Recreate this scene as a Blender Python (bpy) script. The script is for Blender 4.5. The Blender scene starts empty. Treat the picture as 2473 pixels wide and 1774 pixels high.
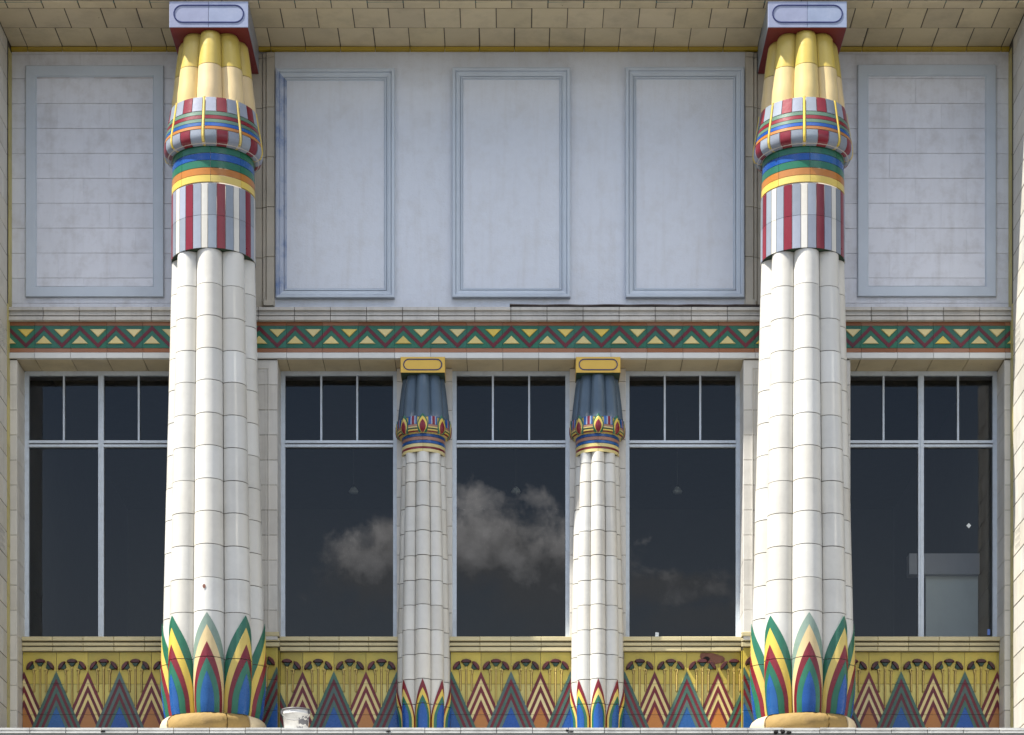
import bpy, math, random
from mathutils import Vector
random.seed(7)
PI = math.pi
def rad(a): return a*PI/180
# ------------------------------------------------------------------ camera, sky, sun, exposure
D, F, EYE = 25.65, 5700.0, 1.6          # distance to the pilaster face, focal length in photo pixels, eye height
sce = bpy.context.scene
cam = bpy.data.objects.new('camera', bpy.data.cameras.new('camera'))
sce.collection.objects.link(cam); sce.camera = cam
cam.location = (0, -D, EYE); cam.rotation_euler = (rad(90), 0, 0)
cam.data.sensor_width = 36; cam.data.lens = F/2473*36
cam.data.shift_y = (2807-887)/2473.0
cam.data.clip_start = .1; cam.data.clip_end = 2000
SUN_AZ, SUN_EL = 20.5, 57.5              # degrees in front of the facade line, from the left
sunv = Vector((-math.cos(rad(SUN_AZ))*math.cos(rad(SUN_EL)), -math.sin(rad(SUN_AZ))*math.cos(rad(SUN_EL)), math.sin(rad(SUN_EL))))
sl = bpy.data.lights.new('sun', 'SUN'); sl.energy = 4.6; sl.angle = rad(.53); sl.color = (1, .96, .895)
so = bpy.data.objects.new('sun', sl); sce.collection.objects.link(so)
so.rotation_euler = sunv.to_track_quat('Z', 'Y').to_euler(); so.location = (-20, -20, 40)
W = bpy.data.worlds.new('World'); sce.world = W; W.use_nodes = True
nt = W.node_tree; nt.nodes.clear()
def wn(t, **k):
    n = nt.nodes.new(t)
    for a, b in k.items(): setattr(n, a, b)
    return n
def wl(a, b): nt.links.new(a, b)
def wmath(op, a, b=None, c=None, clamp=False):
    n = wn('ShaderNodeMath', operation=op, use_clamp=clamp)
    for i, v in enumerate((a, b, c)):
        if v is None: continue
        if isinstance(v, (int, float)): n.inputs[i].default_value = v
        else: wl(v, n.inputs[i])
    return n.outputs[0]
sky = wn('ShaderNodeTexSky', sky_type='NISHITA', sun_disc=False)
sky.sun_elevation = rad(SUN_EL); sky.sun_rotation = math.atan2(sunv.x, sunv.y) % (2*PI)
sky.air_density = 1.0; sky.dust_density = .6; sky.ozone_density = 1.5
tc = wn('ShaderNodeTexCoord'); sep = wn('ShaderNodeSeparateXYZ'); wl(tc.outputs['Generated'], sep.inputs[0])
zz = wmath('MAXIMUM', sep.outputs[2], .04)
# cloud field on a flat layer high above the street (x/z, y/z), so it is the same sky from everywhere
cx = wmath('DIVIDE', sep.outputs[0], zz); cy = wmath('DIVIDE', sep.outputs[1], zz)
cv = wn('ShaderNodeCombineXYZ'); wl(cx, cv.inputs[0]); wl(cy, cv.inputs[1])
dn = wn('ShaderNodeTexNoise'); dn.inputs['Scale'].default_value = 62; dn.inputs['Detail'].default_value = 4.5; dn.inputs['Roughness'].default_value = .62
wl(tc.outputs['Generated'], dn.inputs['Vector'])
dnf = dn.outputs[0]
def bank(x, z, rx, rz):                 # a cumulus bank low over the roofs across the street
    a = wmath('DIVIDE', wmath('SUBTRACT', sep.outputs[0], x), rx); b = wmath('DIVIDE', wmath('SUBTRACT', sep.outputs[2], z), rz)
    d = wmath('SQRT', wmath('ADD', wmath('MULTIPLY', a, a), wmath('MULTIPLY', b, b)))
    return wmath('SUBTRACT', 1.0, d)
banks = [bank(-.046, .244, .034, .020), bank(-.044, .256, .018, .012), bank(-.004, .252, .036, .024), bank(.016, .240, .034, .026), bank(.060, .238, .034, .008), bank(.078, .224, .028, .008),
         bank(-.42, .30, .16, .06), bank(.46, .33, .2, .07)]
m = banks[0]
for b in banks[1:]: m = wmath('MAXIMUM', m, b)
front = wmath('LESS_THAN', sep.outputs[1], 0)
m = wmath('ADD', m, wmath('MULTIPLY', wmath('SUBTRACT', dnf, .49), 1.9))
m = wmath('MULTIPLY', wmath('MULTIPLY', wmath('MULTIPLY', m, 1.8, clamp=True), wmath('MULTIPLY', wmath('SUBTRACT', sep.outputs[2], .205), 20, clamp=True)), front)
g = wn('ShaderNodeTexNoise'); g.inputs['Scale'].default_value = .55; g.inputs['Detail'].default_value = 8; wl(cv.outputs[0], g.inputs['Vector'])
hi = wmath('MULTIPLY', wmath('SUBTRACT', g.outputs[0], .54), 7.0, clamp=True)
hi = wmath('MULTIPLY', hi, wmath('MULTIPLY', wmath('SUBTRACT', sep.outputs[2], .42), 6.0, clamp=True))
mask = wmath('MULTIPLY', wmath('MAXIMUM', m, hi), .9)
cr = wn('ShaderNodeMix', data_type='RGBA'); wl(mask, cr.inputs[0])
hz_ = wn('ShaderNodeMix', data_type='RGBA'); wl(wmath('MULTIPLY', wmath('MULTIPLY', wmath('SUBTRACT', .36, sep.outputs[2]), 5.5, clamp=True), .8), hz_.inputs[0])
wl(sky.outputs[0], hz_.inputs[6]); hz_.inputs[7].default_value = (6.0, 6.6, 7.4, 1); wl(hz_.outputs[2], cr.inputs[6])
shade = wn('ShaderNodeMix', data_type='RGBA'); wl(wmath('MULTIPLY', wmath('ADD', wmath('SUBTRACT', dnf, .52), wmath('MULTIPLY', wmath('SUBTRACT', sep.outputs[2], .238), 14)), 2.4, clamp=True), shade.inputs[0])
shade.inputs[6].default_value = (6.5, 6.3, 6.2, 1); shade.inputs[7].default_value = (26, 25, 24.4, 1)
wl(shade.outputs[2], cr.inputs[7])
bg = wn('ShaderNodeBackground'); bg.inputs[1].default_value = .080; wl(cr.outputs[2], bg.inputs[0])
wo = wn('ShaderNodeOutputWorld'); wl(bg.outputs[0], wo.inputs[0])
vs = sce.view_settings; vs.view_transform = 'Standard'; vs.look = 'None'; vs.gamma = 1; vs.use_curve_mapping = False; vs.exposure = 1.17
sce.cycles.max_bounces = 8; sce.cycles.diffuse_bounces = 4; sce.cycles.glossy_bounces = 3; sce.cycles.transparent_max_bounces = 8
sce.cycles.use_denoising = True; sce.cycles.sample_clamp_indirect = 6; sce.cycles.caustics_reflective = False

# ------------------------------------------------------------------ layout helpers (a point measured in the photo at depth Y, in metres)
def sc(Y): return (D+Y)/F
def PX(px, Y): return (px-1236.5)*sc(Y)
def PZ(py, Y): return EYE + (2807-py)*sc(Y)

# ------------------------------------------------------------------ materials
MATS = {}
def mat(name, col, rough=.32, var=.10, obvar=.12, dirt=.12, dirtcol=(.10, .085, .065), scale=6.0, bump=.25, bscale=30.0, coat=.0, streak=0.0, dark_scale=2.2, spots=0.0, spotcol=(.03, .02, .015), tone=None):
    if name in MATS: return MATS[name]
    m = bpy.data.materials.new(name); m.use_nodes = True; t = m.node_tree; N = t.nodes; L = t.links
    p = N['Principled BSDF']
    tc = N.new('ShaderNodeTexCoord'); co = tc.outputs['Object']
    def noise(s, d=4, r=.55, vec=None):
        n = N.new('ShaderNodeTexNoise'); n.inputs['Scale'].default_value = s; n.inputs['Detail'].default_value = d; n.inputs['Roughness'].default_value = r
        L.new(vec or co, n.inputs['Vector']); return n.outputs[0]
    def mth(op, a, b=None, clamp=False):
        n = N.new('ShaderNodeMath'); n.operation = op; n.use_clamp = clamp
        for i, v in enumerate((a, b)):
            if v is None: continue
            if isinstance(v, (int, float)): n.inputs[i].default_value = v
            else: L.new(v, n.inputs[i])
        return n.outputs[0]
    oi = N.new('ShaderNodeObjectInfo')
    # brightness factor: per-object and mottled
    f = mth('ADD', 1-obvar/2-var/2, mth('ADD', mth('MULTIPLY', oi.outputs['Random'], obvar), mth('MULTIPLY', noise(scale), var)))
    base = N.new('ShaderNodeRGB'); base.outputs[0].default_value = (*col, 1); b = base.outputs[0]
    if tone:
        mx = N.new('ShaderNodeMix'); mx.data_type = 'RGBA'
        r2 = mth('FRACT', mth('MULTIPLY', oi.outputs['Random'], 7.31))
        L.new(mth('MULTIPLY', r2, 1.0, True), mx.inputs[0]); L.new(b, mx.inputs[6]); mx.inputs[7].default_value = (*tone, 1); b = mx.outputs[2]
    sm = N.new('ShaderNodeVectorMath'); sm.operation = 'SCALE'; L.new(b, sm.inputs[0]); L.new(f, sm.inputs['Scale'])
    out = sm.outputs[0]
    if dirt > 0:
        d = mth('MULTIPLY', mth('SUBTRACT', noise(dark_scale, 7, .65), .48), 4.0, True)
        mx = N.new('ShaderNodeMix'); mx.data_type = 'RGBA'; L.new(mth('MULTIPLY', d, dirt), mx.inputs[0]); L.new(out, mx.inputs[6]); mx.inputs[7].default_value = (*dirtcol, 1); out = mx.outputs[2]
    if streak > 0:
        mp = N.new('ShaderNodeMapping'); mp.inputs['Scale'].default_value = (9, 9, .7); L.new(co, mp.inputs[0])
        d = mth('MULTIPLY', mth('SUBTRACT', noise(1.3, 6, .6, mp.outputs[0]), .5), 4.0, True)
        mx = N.new('ShaderNodeMix'); mx.data_type = 'RGBA'; L.new(mth('MULTIPLY', d, streak), mx.inputs[0]); L.new(out, mx.inputs[6]); mx.inputs[7].default_value = (*dirtcol, 1); out = mx.outputs[2]
    if spots > 0:
        vn = N.new('ShaderNodeTexVoronoi'); vn.inputs['Scale'].default_value = 5.5; L.new(co, vn.inputs['Vector'])
        gate = mth('LESS_THAN', mth('ADD', vn.outputs['Distance'], mth('MULTIPLY', noise(70), .03)), .034*spots+.015)
        rn = N.new('ShaderNodeSeparateColor'); L.new(vn.outputs['Color'], rn.inputs[0])
        gate = mth('MULTIPLY', gate, mth('GREATER_THAN', rn.outputs[0], .72))
        mx = N.new('ShaderNodeMix'); mx.data_type = 'RGBA'; L.new(gate, mx.inputs[0]); L.new(out, mx.inputs[6]); mx.inputs[7].default_value = (*spotcol, 1); out = mx.outputs[2]
    L.new(out, p.inputs['Base Color'])
    L.new(mth('ADD', rough-.06, mth('MULTIPLY', noise(scale*1.7), .16)), p.inputs['Roughness'])
    p.inputs['Coat Weight'].default_value = coat*.3; p.inputs['Specular IOR Level'].default_value = .36; p.inputs['Coat Roughness'].default_value = .12
    if bump > 0:
        bn = N.new('ShaderNodeBump'); bn.inputs['Strength'].default_value = bump; bn.inputs['Distance'].default_value = .004
        L.new(mth('ADD', noise(bscale, 3), mth('MULTIPLY', noise(bscale*.2, 2), 1.5)), bn.inputs['Height']); L.new(bn.outputs[0], p.inputs['Normal'])
    MATS[name] = m; return m

WHITE = mat('glazed white terracotta', (.585, .555, .485), .30, .10, .15, .16, coat=.3, spots=.5, tone=(.60, .59, .545))
PIERT = mat('glazed ivory pier tile', (.60, .57, .51), .36, .10, .12, .18, tone=(.62, .60, .55), streak=.15)
IVORY = mat('ivory faience tile', (.60, .56, .47), .38, .10, .16, .22, tone=(.57, .55, .50), streak=.12)
SOFF = mat('cream soffit tile', (.55, .465, .29), .45, .14, .16, .3, spots=.9, tone=(.53, .45, .30))
YSTEM = mat('yellow glazed stem', (.50, .375, .075), .30, .22, .10, .10, coat=.3, tone=(.55, .42, .13), scale=5)
PEACH = mat('peach glazed stem', (.64, .49, .27), .30, .20, .06, .08, coat=.3, tone=(.58, .45, .17), scale=4)
RED = mat('oxblood glaze', (.16, .008, .018), .28, .3, .25, .06, coat=.35, dirtcol=(.3, .2, .2), tone=(.20, .012, .022))
GREEN = mat('green glaze', (.015, .125, .065), .28, .35, .2, .06, coat=.35, tone=(.025, .13, .085), dirtcol=(.2, .25, .22))
BLUE = mat('cobalt glaze', (.010, .065, .28), .25, .35, .2, .05, coat=.4, tone=(.014, .085, .25), dirtcol=(.1, .16, .36))
ORANGE = mat('orange glaze', (.40, .145, .02), .3, .2, .2, .10, coat=.25, tone=(.38, .16, .045), dirtcol=(.4, .27, .2))
YEL = mat('yellow glaze', (.62, .45, .07), .3, .2, .14, .08, coat=.25, tone=(.60, .46, .14))
TERRA = mat('dull orange border glaze', (.27, .095, .028), .3, .3, .3, .2, coat=.2, tone=(.33, .16, .09), dirtcol=(.3, .2, .16))
CREAM = mat('cream glaze', (.61, .49, .18), .32, .2, .14, .08, coat=.2, tone=(.62, .52, .26))
GREY = mat('blue grey glaze', (.215, .25, .285), .3, .3, .3, .2, coat=.25, tone=(.27, .29, .35))
GREYL = mat('pale lilac glaze', (.30, .31, .42), .2, .25, .1, .35, coat=.3, tone=(.25, .31, .41), dirtcol=(.40, .42, .5), scale=8, dark_scale=5)
SLATE = mat('slate blue glazed stem', (.085, .12, .155), .14, .3, .15, .1, coat=.4, dirtcol=(.02, .03, .04))
BROWNP = mat('pinkish brown glaze', (.33, .17, .12), .3, .15, .1, .1)
LOTUSY = mat('mottled mustard tile', (.47, .37, .065), .30, .36, .26, .45, dirtcol=(.24, .26, .06), scale=5, dark_scale=5, tone=(.50, .38, .06), coat=.15, spots=.4)
LOTUSP = mat('olive cream tile', (.51, .44, .15), .30, .36, .24, .45, dirtcol=(.30, .31, .09), scale=5, dark_scale=5, tone=(.50, .42, .10), coat=.15)
UMBER = mat('dark umber flower glaze', (.05, .014, .013), .3, .4, .3, .1, coat=.2, tone=(.09, .016, .02))
CALYX = mat('dark green calyx glaze', (.018, .048, .03), .3, .4, .3, .1, coat=.2)
STEMSHADE = mat('dark amber stalk shade', (.17, .09, .03), .4, .3, .2, .2)  # shadow edges beside the stalks, put in as colour
STEMY = mat('amber stem glaze', (.50, .38, .10), .35, .3, .2, .2)
FASCIA = mat('white lintel tile', (.60, .60, .57), .35, .08, .14, .12, coat=.1)
STRING = mat('weathered stone coloured moulding tile', (.52, .50, .46), .42, .10, .16, .28, streak=.25, tone=(.50, .47, .42))
SILLM = mat('cream sill moulding tile', (.56, .48, .27), .4, .12, .14, .25, tone=(.52, .45, .26))
BEIGE = mat('beige moulded tile', (.50, .455, .37), .42, .12, .12, .28, streak=.2)
YCOVE = mat('ochre cove tile', (.34, .235, .012), .35, .15, .2, .12, coat=.2)
YBORD = mat('worn ochre border', (.50, .43, .16), .42, .2, .2, .3)
STUCCO = mat('painted lilac stucco', (.63, .66, .71), .62, .08, .0, .30, dirtcol=(.46, .44, .41), scale=14, bump=.7, bscale=60, dark_scale=4.2, streak=.2)
PAINTT = mat('painted tile courses', (.64, .655, .70), .55, .10, .07, .45, dirtcol=(.38, .36, .35), scale=8, bump=.5, bscale=40, dark_scale=5.0, streak=.2)
FRAMEP = mat('blue grey painted moulding', (.51, .565, .625), .5, .10, .05, .25, dirtcol=(.28, .30, .34), scale=12, dark_scale=3)
FRAMEB = mat('blue patched painted moulding', (.40, .44, .52), .5, .15, .05, .95, dirtcol=(.05, .13, .33), scale=12, dark_scale=4)
WFRAME = mat('chipped pale blue window paint', (.56, .62, .68), .42, .12, .06, .35, dirtcol=(.34, .34, .35), scale=25, dark_scale=9)
MORTAR = mat('dark mortar', (.09, .078, .062), .9, .3, 0, 0, bump=.3)
PMORTAR = mat('pale mortar', (.34, .32, .29), .9, .3, 0, 0, bump=.3)
PALEM = mat('pale grout line', (.55, .50, .44), .7, .2, 0, .2)
WMORTAR = mat('painted over joint', (.58, .56, .57), .8, .2, 0, .85, dirtcol=(.10, .09, .09), scale=4, bump=.3, dark_scale=1.3)
GREENM = mat('muted green chevron glaze', (.035, .10, .068), .3, .35, .3, .2, coat=.3, tone=(.07, .11, .10), dirtcol=(.16, .2, .2), dark_scale=4)
REDM = mat('oxblood chevron glaze', (.10, .007, .014), .3, .3, .3, .08, coat=.3, tone=(.14, .010, .016), dirtcol=(.22, .12, .13))
SAGE = mat('faded sage glaze', (.20, .27, .22), .3, .4, .1, .5, coat=.3, dirtcol=(.05, .13, .08), dark_scale=6)
PEACHP = mat('faded peach glaze', (.56, .43, .22), .3, .2, .1, .1, coat=.3)
GREENC = mat('greyed green band glaze', (.085, .16, .11), .28, .3, .2, .2, coat=.3, dirtcol=(.2, .24, .22))
DARKGREEN = mat('dark green underside', (.025, .05, .025), .6, .2, 0, .2)
MAROON = mat('maroon underside', (.17, .018, .022), .5, .2, 0, .1)
TEAL = mat('teal roll moulding', (.05, .14, .13), .35, .2, .1, .2)
COPING = mat('weathered coping stone', (.56, .55, .51), .6, .18, .14, .5, dirtcol=(.14, .13, .12), scale=9, bump=.7, dark_scale=3.5, spots=.8)
PARAP = mat('grey parapet render', (.30, .29, .27), .8, .2, 0, .4)
DISC = mat('cream base stone', (.66, .53, .33), .5, .12, .05, .2, scale=8, bump=.4)
DISCW = mat('worn ochre base stone', (.27, .175, .055), .75, .3, .05, .4, dirtcol=(.2, .13, .06), scale=10, bump=1.0, dark_scale=6)
NAVY = mat('navy outline glaze', (.02, .025, .10), .3, .2, 0, 0)
OCHRE = mat('ochre abacus glaze', (.66, .42, .07), .3, .15, .05, .06, coat=.25)
CLAY = mat('exposed red clay body', (.22, .10, .07), .9, .5, 0, .5, dirtcol=(.05, .02, .015), scale=25, bump=1.0, dark_scale=14)
BLACK = mat('matt black', (.012, .010, .009), .9, .3, 0, 0)  # tar lumps, and the painted dark of clay hole and air bricks
PLASTIC = mat('white bucket plastic', (.72, .70, .66), .4, .06, 0, .35, dirtcol=(.2, .19, .18), dark_scale=9)
LID = mat('grimy bucket rim', (.13, .12, .12), .45, .3, 0, .2)
METAL = mat('dull metal', (.25, .25, .25), .4, .2, 0, .3)
ASPH = mat('asphalt', (.05, .05, .052), .85, .3, 0, .3, scale=40, bump=.6)
PAVE = mat('concrete paving', (.34, .33, .31), .8, .2, .1, .3, scale=5)
GROUND = mat('ground', (.12, .11, .10), .9, .2, 0, .2, scale=1)
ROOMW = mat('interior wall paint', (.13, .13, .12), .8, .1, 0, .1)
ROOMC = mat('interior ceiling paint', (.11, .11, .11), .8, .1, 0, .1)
ROOMP = mat('pale partition board', (.85, .87, .80), .7, .05, 0, .1)
STICK = mat('white sticker', (.75, .78, .76), .5, .05, 0, 0)
STICKB = mat('blue sticker', (.15, .25, .6), .5, .05, 0, 0)
# window glass: clear, slightly tinted, reflects by angle
def glass():
    m = bpy.data.materials.new('window glass'); m.use_nodes = True; t = m.node_tree; N = t.nodes; L = t.links; N.clear()
    o = N.new('ShaderNodeOutputMaterial'); mx = N.new('ShaderNodeMixShader'); tr = N.new('ShaderNodeBsdfTransparent'); gl = N.new('ShaderNodeBsdfGlossy')
    tr.inputs[0].default_value = (.84, .87, .87, 1); gl.inputs['Roughness'].default_value = .004; gl.inputs[0].default_value = (.95, .97, 1, 1)
    fr = N.new('ShaderNodeFresnel'); fr.inputs[0].default_value = 1.46
    n = N.new('ShaderNodeTexNoise'); n.inputs['Scale'].default_value = 1.4; n.inputs['Detail'].default_value = 1
    tcn = N.new('ShaderNodeTexCoord'); L.new(tcn.outputs['Object'], n.inputs['Vector'])
    b = N.new('ShaderNodeBump'); b.inputs['Strength'].default_value = .035; b.inputs['Distance'].default_value = .01
    L.new(n.outputs[0], b.inputs['Height']); L.new(b.outputs[0], gl.inputs['Normal'])
    L.new(fr.outputs[0], mx.inputs[0]); L.new(tr.outputs[0], mx.inputs[1]); L.new(gl.outputs[0], mx.inputs[2]); L.new(mx.outputs[0], o.inputs[0])
    return m
GLASS = glass()

# ------------------------------------------------------------------ objects
C = sce.collection
def props(o, label=None, cat=None, group=None, kind=None):
    for k, v in (('label', label), ('category', cat), ('group', group), ('kind', kind)):
        if v: o[k] = v
class Mesh:
    def __init__(s): s.v = []; s.f = []; s.sm = []; s.mi = []
    def add(s, vs, fs, smooth=False, mi=0):
        b = len(s.v); s.v += [tuple(v) for v in vs]
        for f in fs: s.f.append(tuple(b+i for i in f)); s.sm.append(smooth); s.mi.append(mi)
        return s
def thing(name, label, cat, loc=(0, 0, 0), group=None, kind=None):
    o = bpy.data.objects.new(name, None); C.objects.link(o); o.location = loc; o.empty_display_size = .2
    props(o, label, cat, group, kind); return o
def part(name, M, mats, parent=None, label=None, kind=None, origin=None):
    """one mesh object; vertices are given in world space and stored relative to the thing's base"""
    root = parent
    while root is not None and root.parent is not None: root = root.parent
    o0 = Vector(root.location) if root is not None else Vector(origin or (0, 0, 0))
    me = bpy.data.meshes.new(name)
    me.from_pydata([(v[0]-o0.x, v[1]-o0.y, v[2]-o0.z) for v in M.v], [], M.f)
    me.polygons.foreach_set('use_smooth', M.sm)
    mats = mats if isinstance(mats, (list, tuple)) else [mats]
    for m in mats: me.materials.append(m)
    if len(mats) > 1: me.polygons.foreach_set('material_index', M.mi)
    me.update()
    o = bpy.data.objects.new(name, me); C.objects.link(o)
    if parent is not None: o.parent = parent
    else: o.location = o0
    props(o, label, None, None, kind); return o
def box(x0, x1, y0, y1, z0, z1, M=None, mi=0):
    M = M or Mesh()
    v = [(x, y, z) for x in (x0, x1) for y in (y0, y1) for z in (z0, z1)]
    return M.add(v, [(0, 1, 3, 2), (4, 6, 7, 5), (0, 4, 5, 1), (2, 3, 7, 6), (0, 2, 6, 4), (1, 5, 7, 3)], mi=mi)
def tile(u0, u1, v0, v1, w0, w1, ax, ch=.004, M=None, mi=0, tilt=0.0):
    """chamfered block: u,v in the face, w0 back, w1 front; ax maps (u,v,w) to world"""
    M = M or Mesh(); c = min(ch, abs(u1-u0)*.3, abs(v1-v0)*.3); s = 1 if w1 > w0 else -1
    t1 = random.uniform(-tilt, tilt); t2 = random.uniform(-tilt, tilt)
    wf = w1-s*c
    P = [(u0, v0, w0), (u1, v0, w0), (u1, v1, w0), (u0, v1, w0), (u0, v0, wf), (u1, v0, wf), (u1, v1, wf), (u0, v1, wf),
         (u0+c, v0+c, w1+t1), (u1-c, v0+c, w1+t2), (u1-c, v1-c, w1-t1), (u0+c, v1-c, w1-t2)]
    F_ = [(0, 1, 5, 4), (1, 2, 6, 5), (2, 3, 7, 6), (3, 0, 4, 7), (4, 5, 9, 8), (5, 6, 10, 9), (6, 7, 11, 10), (7, 4, 8, 11), (8, 9, 10, 11)]
    return M.add([ax(*p) for p in P], F_, mi=mi)
AXF = lambda u, v, w: (u, w, v)            # facade: u=X, v=Z, w=Y
AXS = lambda u, v, w: (u, v, w)            # soffit: u=X, v=Y, w=Z
def AXW(u, v, w): return (w, u, v)         # wing: u=Y, v=Z, w=X
def tiles(par, ax, u0, u1, v0, v1, pu, pv, w0, w1, mats, gap=.007, gu=1.0, u_off=0, v_off=None, stagger=.5, jit=.0012, name='tile', skip=None, ch=.004, minw=.03):
    """lay a bond of blocks over the rectangle u0..u1, v0..v1, one object per block"""
    v_off = v0 if v_off is None else v_off
    r0 = math.floor((v0-v_off)/pv); r1 = math.ceil((v1-v_off)/pv); s = 1 if w1 > w0 else -1
    for r in range(r0, r1):
        a = max(v0, v_off+r*pv); b = min(v1, v_off+(r+1)*pv)
        if b-a < .02: continue
        off = u_off+(stagger*pu if r % 2 else 0)
        k0 = math.floor((u0-off)/pu); k1 = math.ceil((u1-off)/pu)
        for k in range(k0, k1):
            c = max(u0, off+k*pu); d = min(u1, off+(k+1)*pu)
            if d-c < minw: continue
            if skip and skip(c, d, a, b): continue
            m = mats[(r*7+k*3) % len(mats)] if isinstance(mats, (list, tuple)) else mats
            g = gap/2*random.uniform(.75, 1.35)
            part(name, tile(c+g*gu, d-g*gu, a+g, b-g, w0, w1+s*random.uniform(-jit, jit), ax, ch, tilt=.0008), m, par)
def patch(f, us, vs, depth, M=None, mi=0, smooth=True):
    """curved piece: f(u, v, offset)->xyz over the grid, with edges turned in by depth"""
    M = M or Mesh(); nu, nv = len(us), len(vs)
    g = [f(u, v, 0) for v in vs for u in us]
    M.add(g, [(j*nu+i, j*nu+i+1, (j+1)*nu+i+1, (j+1)*nu+i) for j in range(nv-1) for i in range(nu-1)], smooth, mi)
    rim = [(us[i], vs[0]) for i in range(nu)]+[(us[-1], vs[j]) for j in range(1, nv)]+[(us[i], vs[-1]) for i in range(nu-2, -1, -1)]+[(us[0], vs[j]) for j in range(nv-2, 0, -1)]
    n = len(rim); M.add([f(u, v, 0) for u, v in rim]+[f(u, v, -depth) for u, v in rim], [(i, i+n, (i+1) % n+n, (i+1) % n) for i in range(n)], False, mi)
    return M
def lin(a, b, n): return [a+(b-a)*i/(n-1) for i in range(n)]
def lathe(prof, cx, cy, a0, a1, n, M=None, mi=0, smooth=True):
    M = M or Mesh(); A = lin(a0, a1, n); k = len(prof)
    v = [(cx+r*math.sin(a), cy-r*math.cos(a), z) for a in A for r, z in prof]
    return M.add(v, [(i*k+j, i*k+j+1, (i+1)*k+j+1, (i+1)*k+j) for i in range(n-1) for j in range(k-1)], smooth, mi)
def extr(poly, w0, w1, ax=AXF, inset=0.0, M=None, mi=0):
    """polygon in the facade plane given thickness w0 (back) to w1 (front), front edge drawn in by inset (fraction)"""
    M = M or Mesh(); n = len(poly); cu = sum(p[0] for p in poly)/n; cv_ = sum(p[1] for p in poly)/n
    fr = [(cu+(p[0]-cu)*(1-inset), cv_+(p[1]-cv_)*(1-inset)) for p in poly]
    v = [ax(p[0], p[1], w0) for p in poly]+[ax(p[0], p[1], w0+(w1-w0)*(.55 if inset else 1)) for p in poly]
    f = [(i, (i+1) % n, n+(i+1) % n, n+i) for i in range(n)]
    if inset:
        v += [ax(p[0], p[1], w1) for p in fr]; f += [(n+i, n+(i+1) % n, 2*n+(i+1) % n, 2*n+i) for i in range(n)]; f.append(tuple(range(2*n, 3*n)))
    else: f.append(tuple(range(n, 2*n)))
    return M.add(v, f, mi=mi)
def clip(poly, x0, x1, z0, z1):
    for k, lim, sgn in ((0, x0, 1), (0, x1, -1), (1, z0, 1), (1, z1, -1)):
        out = []
        for i in range(len(poly)):
            a, b = poly[i], poly[(i+1) % len(poly)]; da, db = sgn*(a[k]-lim), sgn*(b[k]-lim)
            if da >= 0: out.append(a)
            if (da < 0) != (db < 0):
                t = da/(da-db); out.append((a[0]+(b[0]-a[0])*t, a[1]+(b[1]-a[1])*t))
        poly = out
        if len(poly) < 3: return []
    return poly
def copy_tree(o, parent=None):
    c = o.copy(); C.objects.link(c)
    if parent is not None: c.parent = parent
    for ch in list(o.children): copy_tree(ch, c)
    return c
def interp(tab, z):
    if z <= tab[0][0]: return tab[0][1]
    for (a, ra), (b, rb) in zip(tab, tab[1:]):
        if z <= b: return ra+(rb-ra)*(z-a)/(b-a)
    return tab[-1][1]

# ------------------------------------------------------------------ main levels
XL, XR = -5.46, 5.42                       # inner faces of the two wings
YF, YB = -.95, .10                         # front of the wings and soffit, upper wall face
ZS = EYE+2696*sc(.05)                      # soffit
ZLED = EYE+1050*sc(-1.2)                   # ledge / coping top
ZLIN = PZ(866, 0)                          # underside of the lintel
COURSE = .272
YW = .40                                   # window frame plane
XWL = {'w1': (-5.378, -3.694), 'w2': (-2.549, -1.267), 'w3': (-.657, .635), 'w4': (1.251, 2.5155), 'w5': (3.677, 5.353)}
ZSILL = PZ(1545, YW)                       # bottom of window frames
ZFT = PZ(1574, .28)                        # top of the papyrus frieze

# ------------------------------------------------------------------ ground, street and the hidden body of the building
def struct(name, M, m): o = part(name, M, m, None, kind='structure'); return o
struct('ground', box(-150, 150, -300, 60, -.30, -.02), GROUND)
struct('road', box(-150, 150, -27.0, -5.5, -.3, 0.0), ASPH)
pv = struct('pavement', box(-60, 60, -5.2, -1.0, -.3, .12), PMORTAR)
tiles(pv, AXS, -9, 9, -5.19, -1.21, .9, .62, .121, .127, PAVE, gap=.01, name='paving_slab')
struct('kerb', box(-60, 60, -5.5, -5.205, -.3, .13), PAVE)
struct('pavement', box(-60, 60, -31, -27.0, -.3, .12), PAVE)
b = thing('attic_wall', 'cream attic masonry above the soffit, cut off by the top edge', 'wall', (0, 0, ZS))
part('masonry', box(-7.6, 7.6, YF, 8.2, ZS+.03, ZS+1.6), IVORY, b)
M = Mesh(); n = 14
for i in range(n):
    a0, a1 = 2*PI*i/n, 2*PI*(i+1)/n; r = .045; cy_, cz_ = YF-.015+r, ZS+.045
    M.add([(-7.6, cy_+r*math.sin(a0), cz_+r*math.cos(a0)), (7.6, cy_+r*math.sin(a0), cz_+r*math.cos(a0)), (7.6, cy_+r*math.sin(a1), cz_+r*math.cos(a1)), (-7.6, cy_+r*math.sin(a1), cz_+r*math.cos(a1))], [(0, 1, 2, 3)], True)
part('roll_moulding', M, TEAL, b)
# soffit of the deep recess
s = thing('soffit', 'deep cream tiled soffit spanning the recess above both columns', 'ceiling', (0, 0, ZS))
part('backing', box(XL-.3, XR+.3, YF, YB+.3, ZS+.004, ZS+.03), MORTAR, s)
EDY = [YF, -.79, -.36, .06]
for r in range(3):
    off = [-4.93, -5.096, -4.90][r]
    for k in range(-3, 30):
        a, c = off+k*.379, off+(k+1)*.379; a = max(a, XL); c = min(c, XR)
        if c-a < .03: continue
        g = .0045*random.uniform(.7, 1.5)
        part('tile', tile(a+g, c-g, EDY[r]+(g if r else 0), EDY[r+1]-g, ZS+.02, ZS+random.uniform(-.002, .001), AXS, .004, tilt=.001), SOFF, s)
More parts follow.
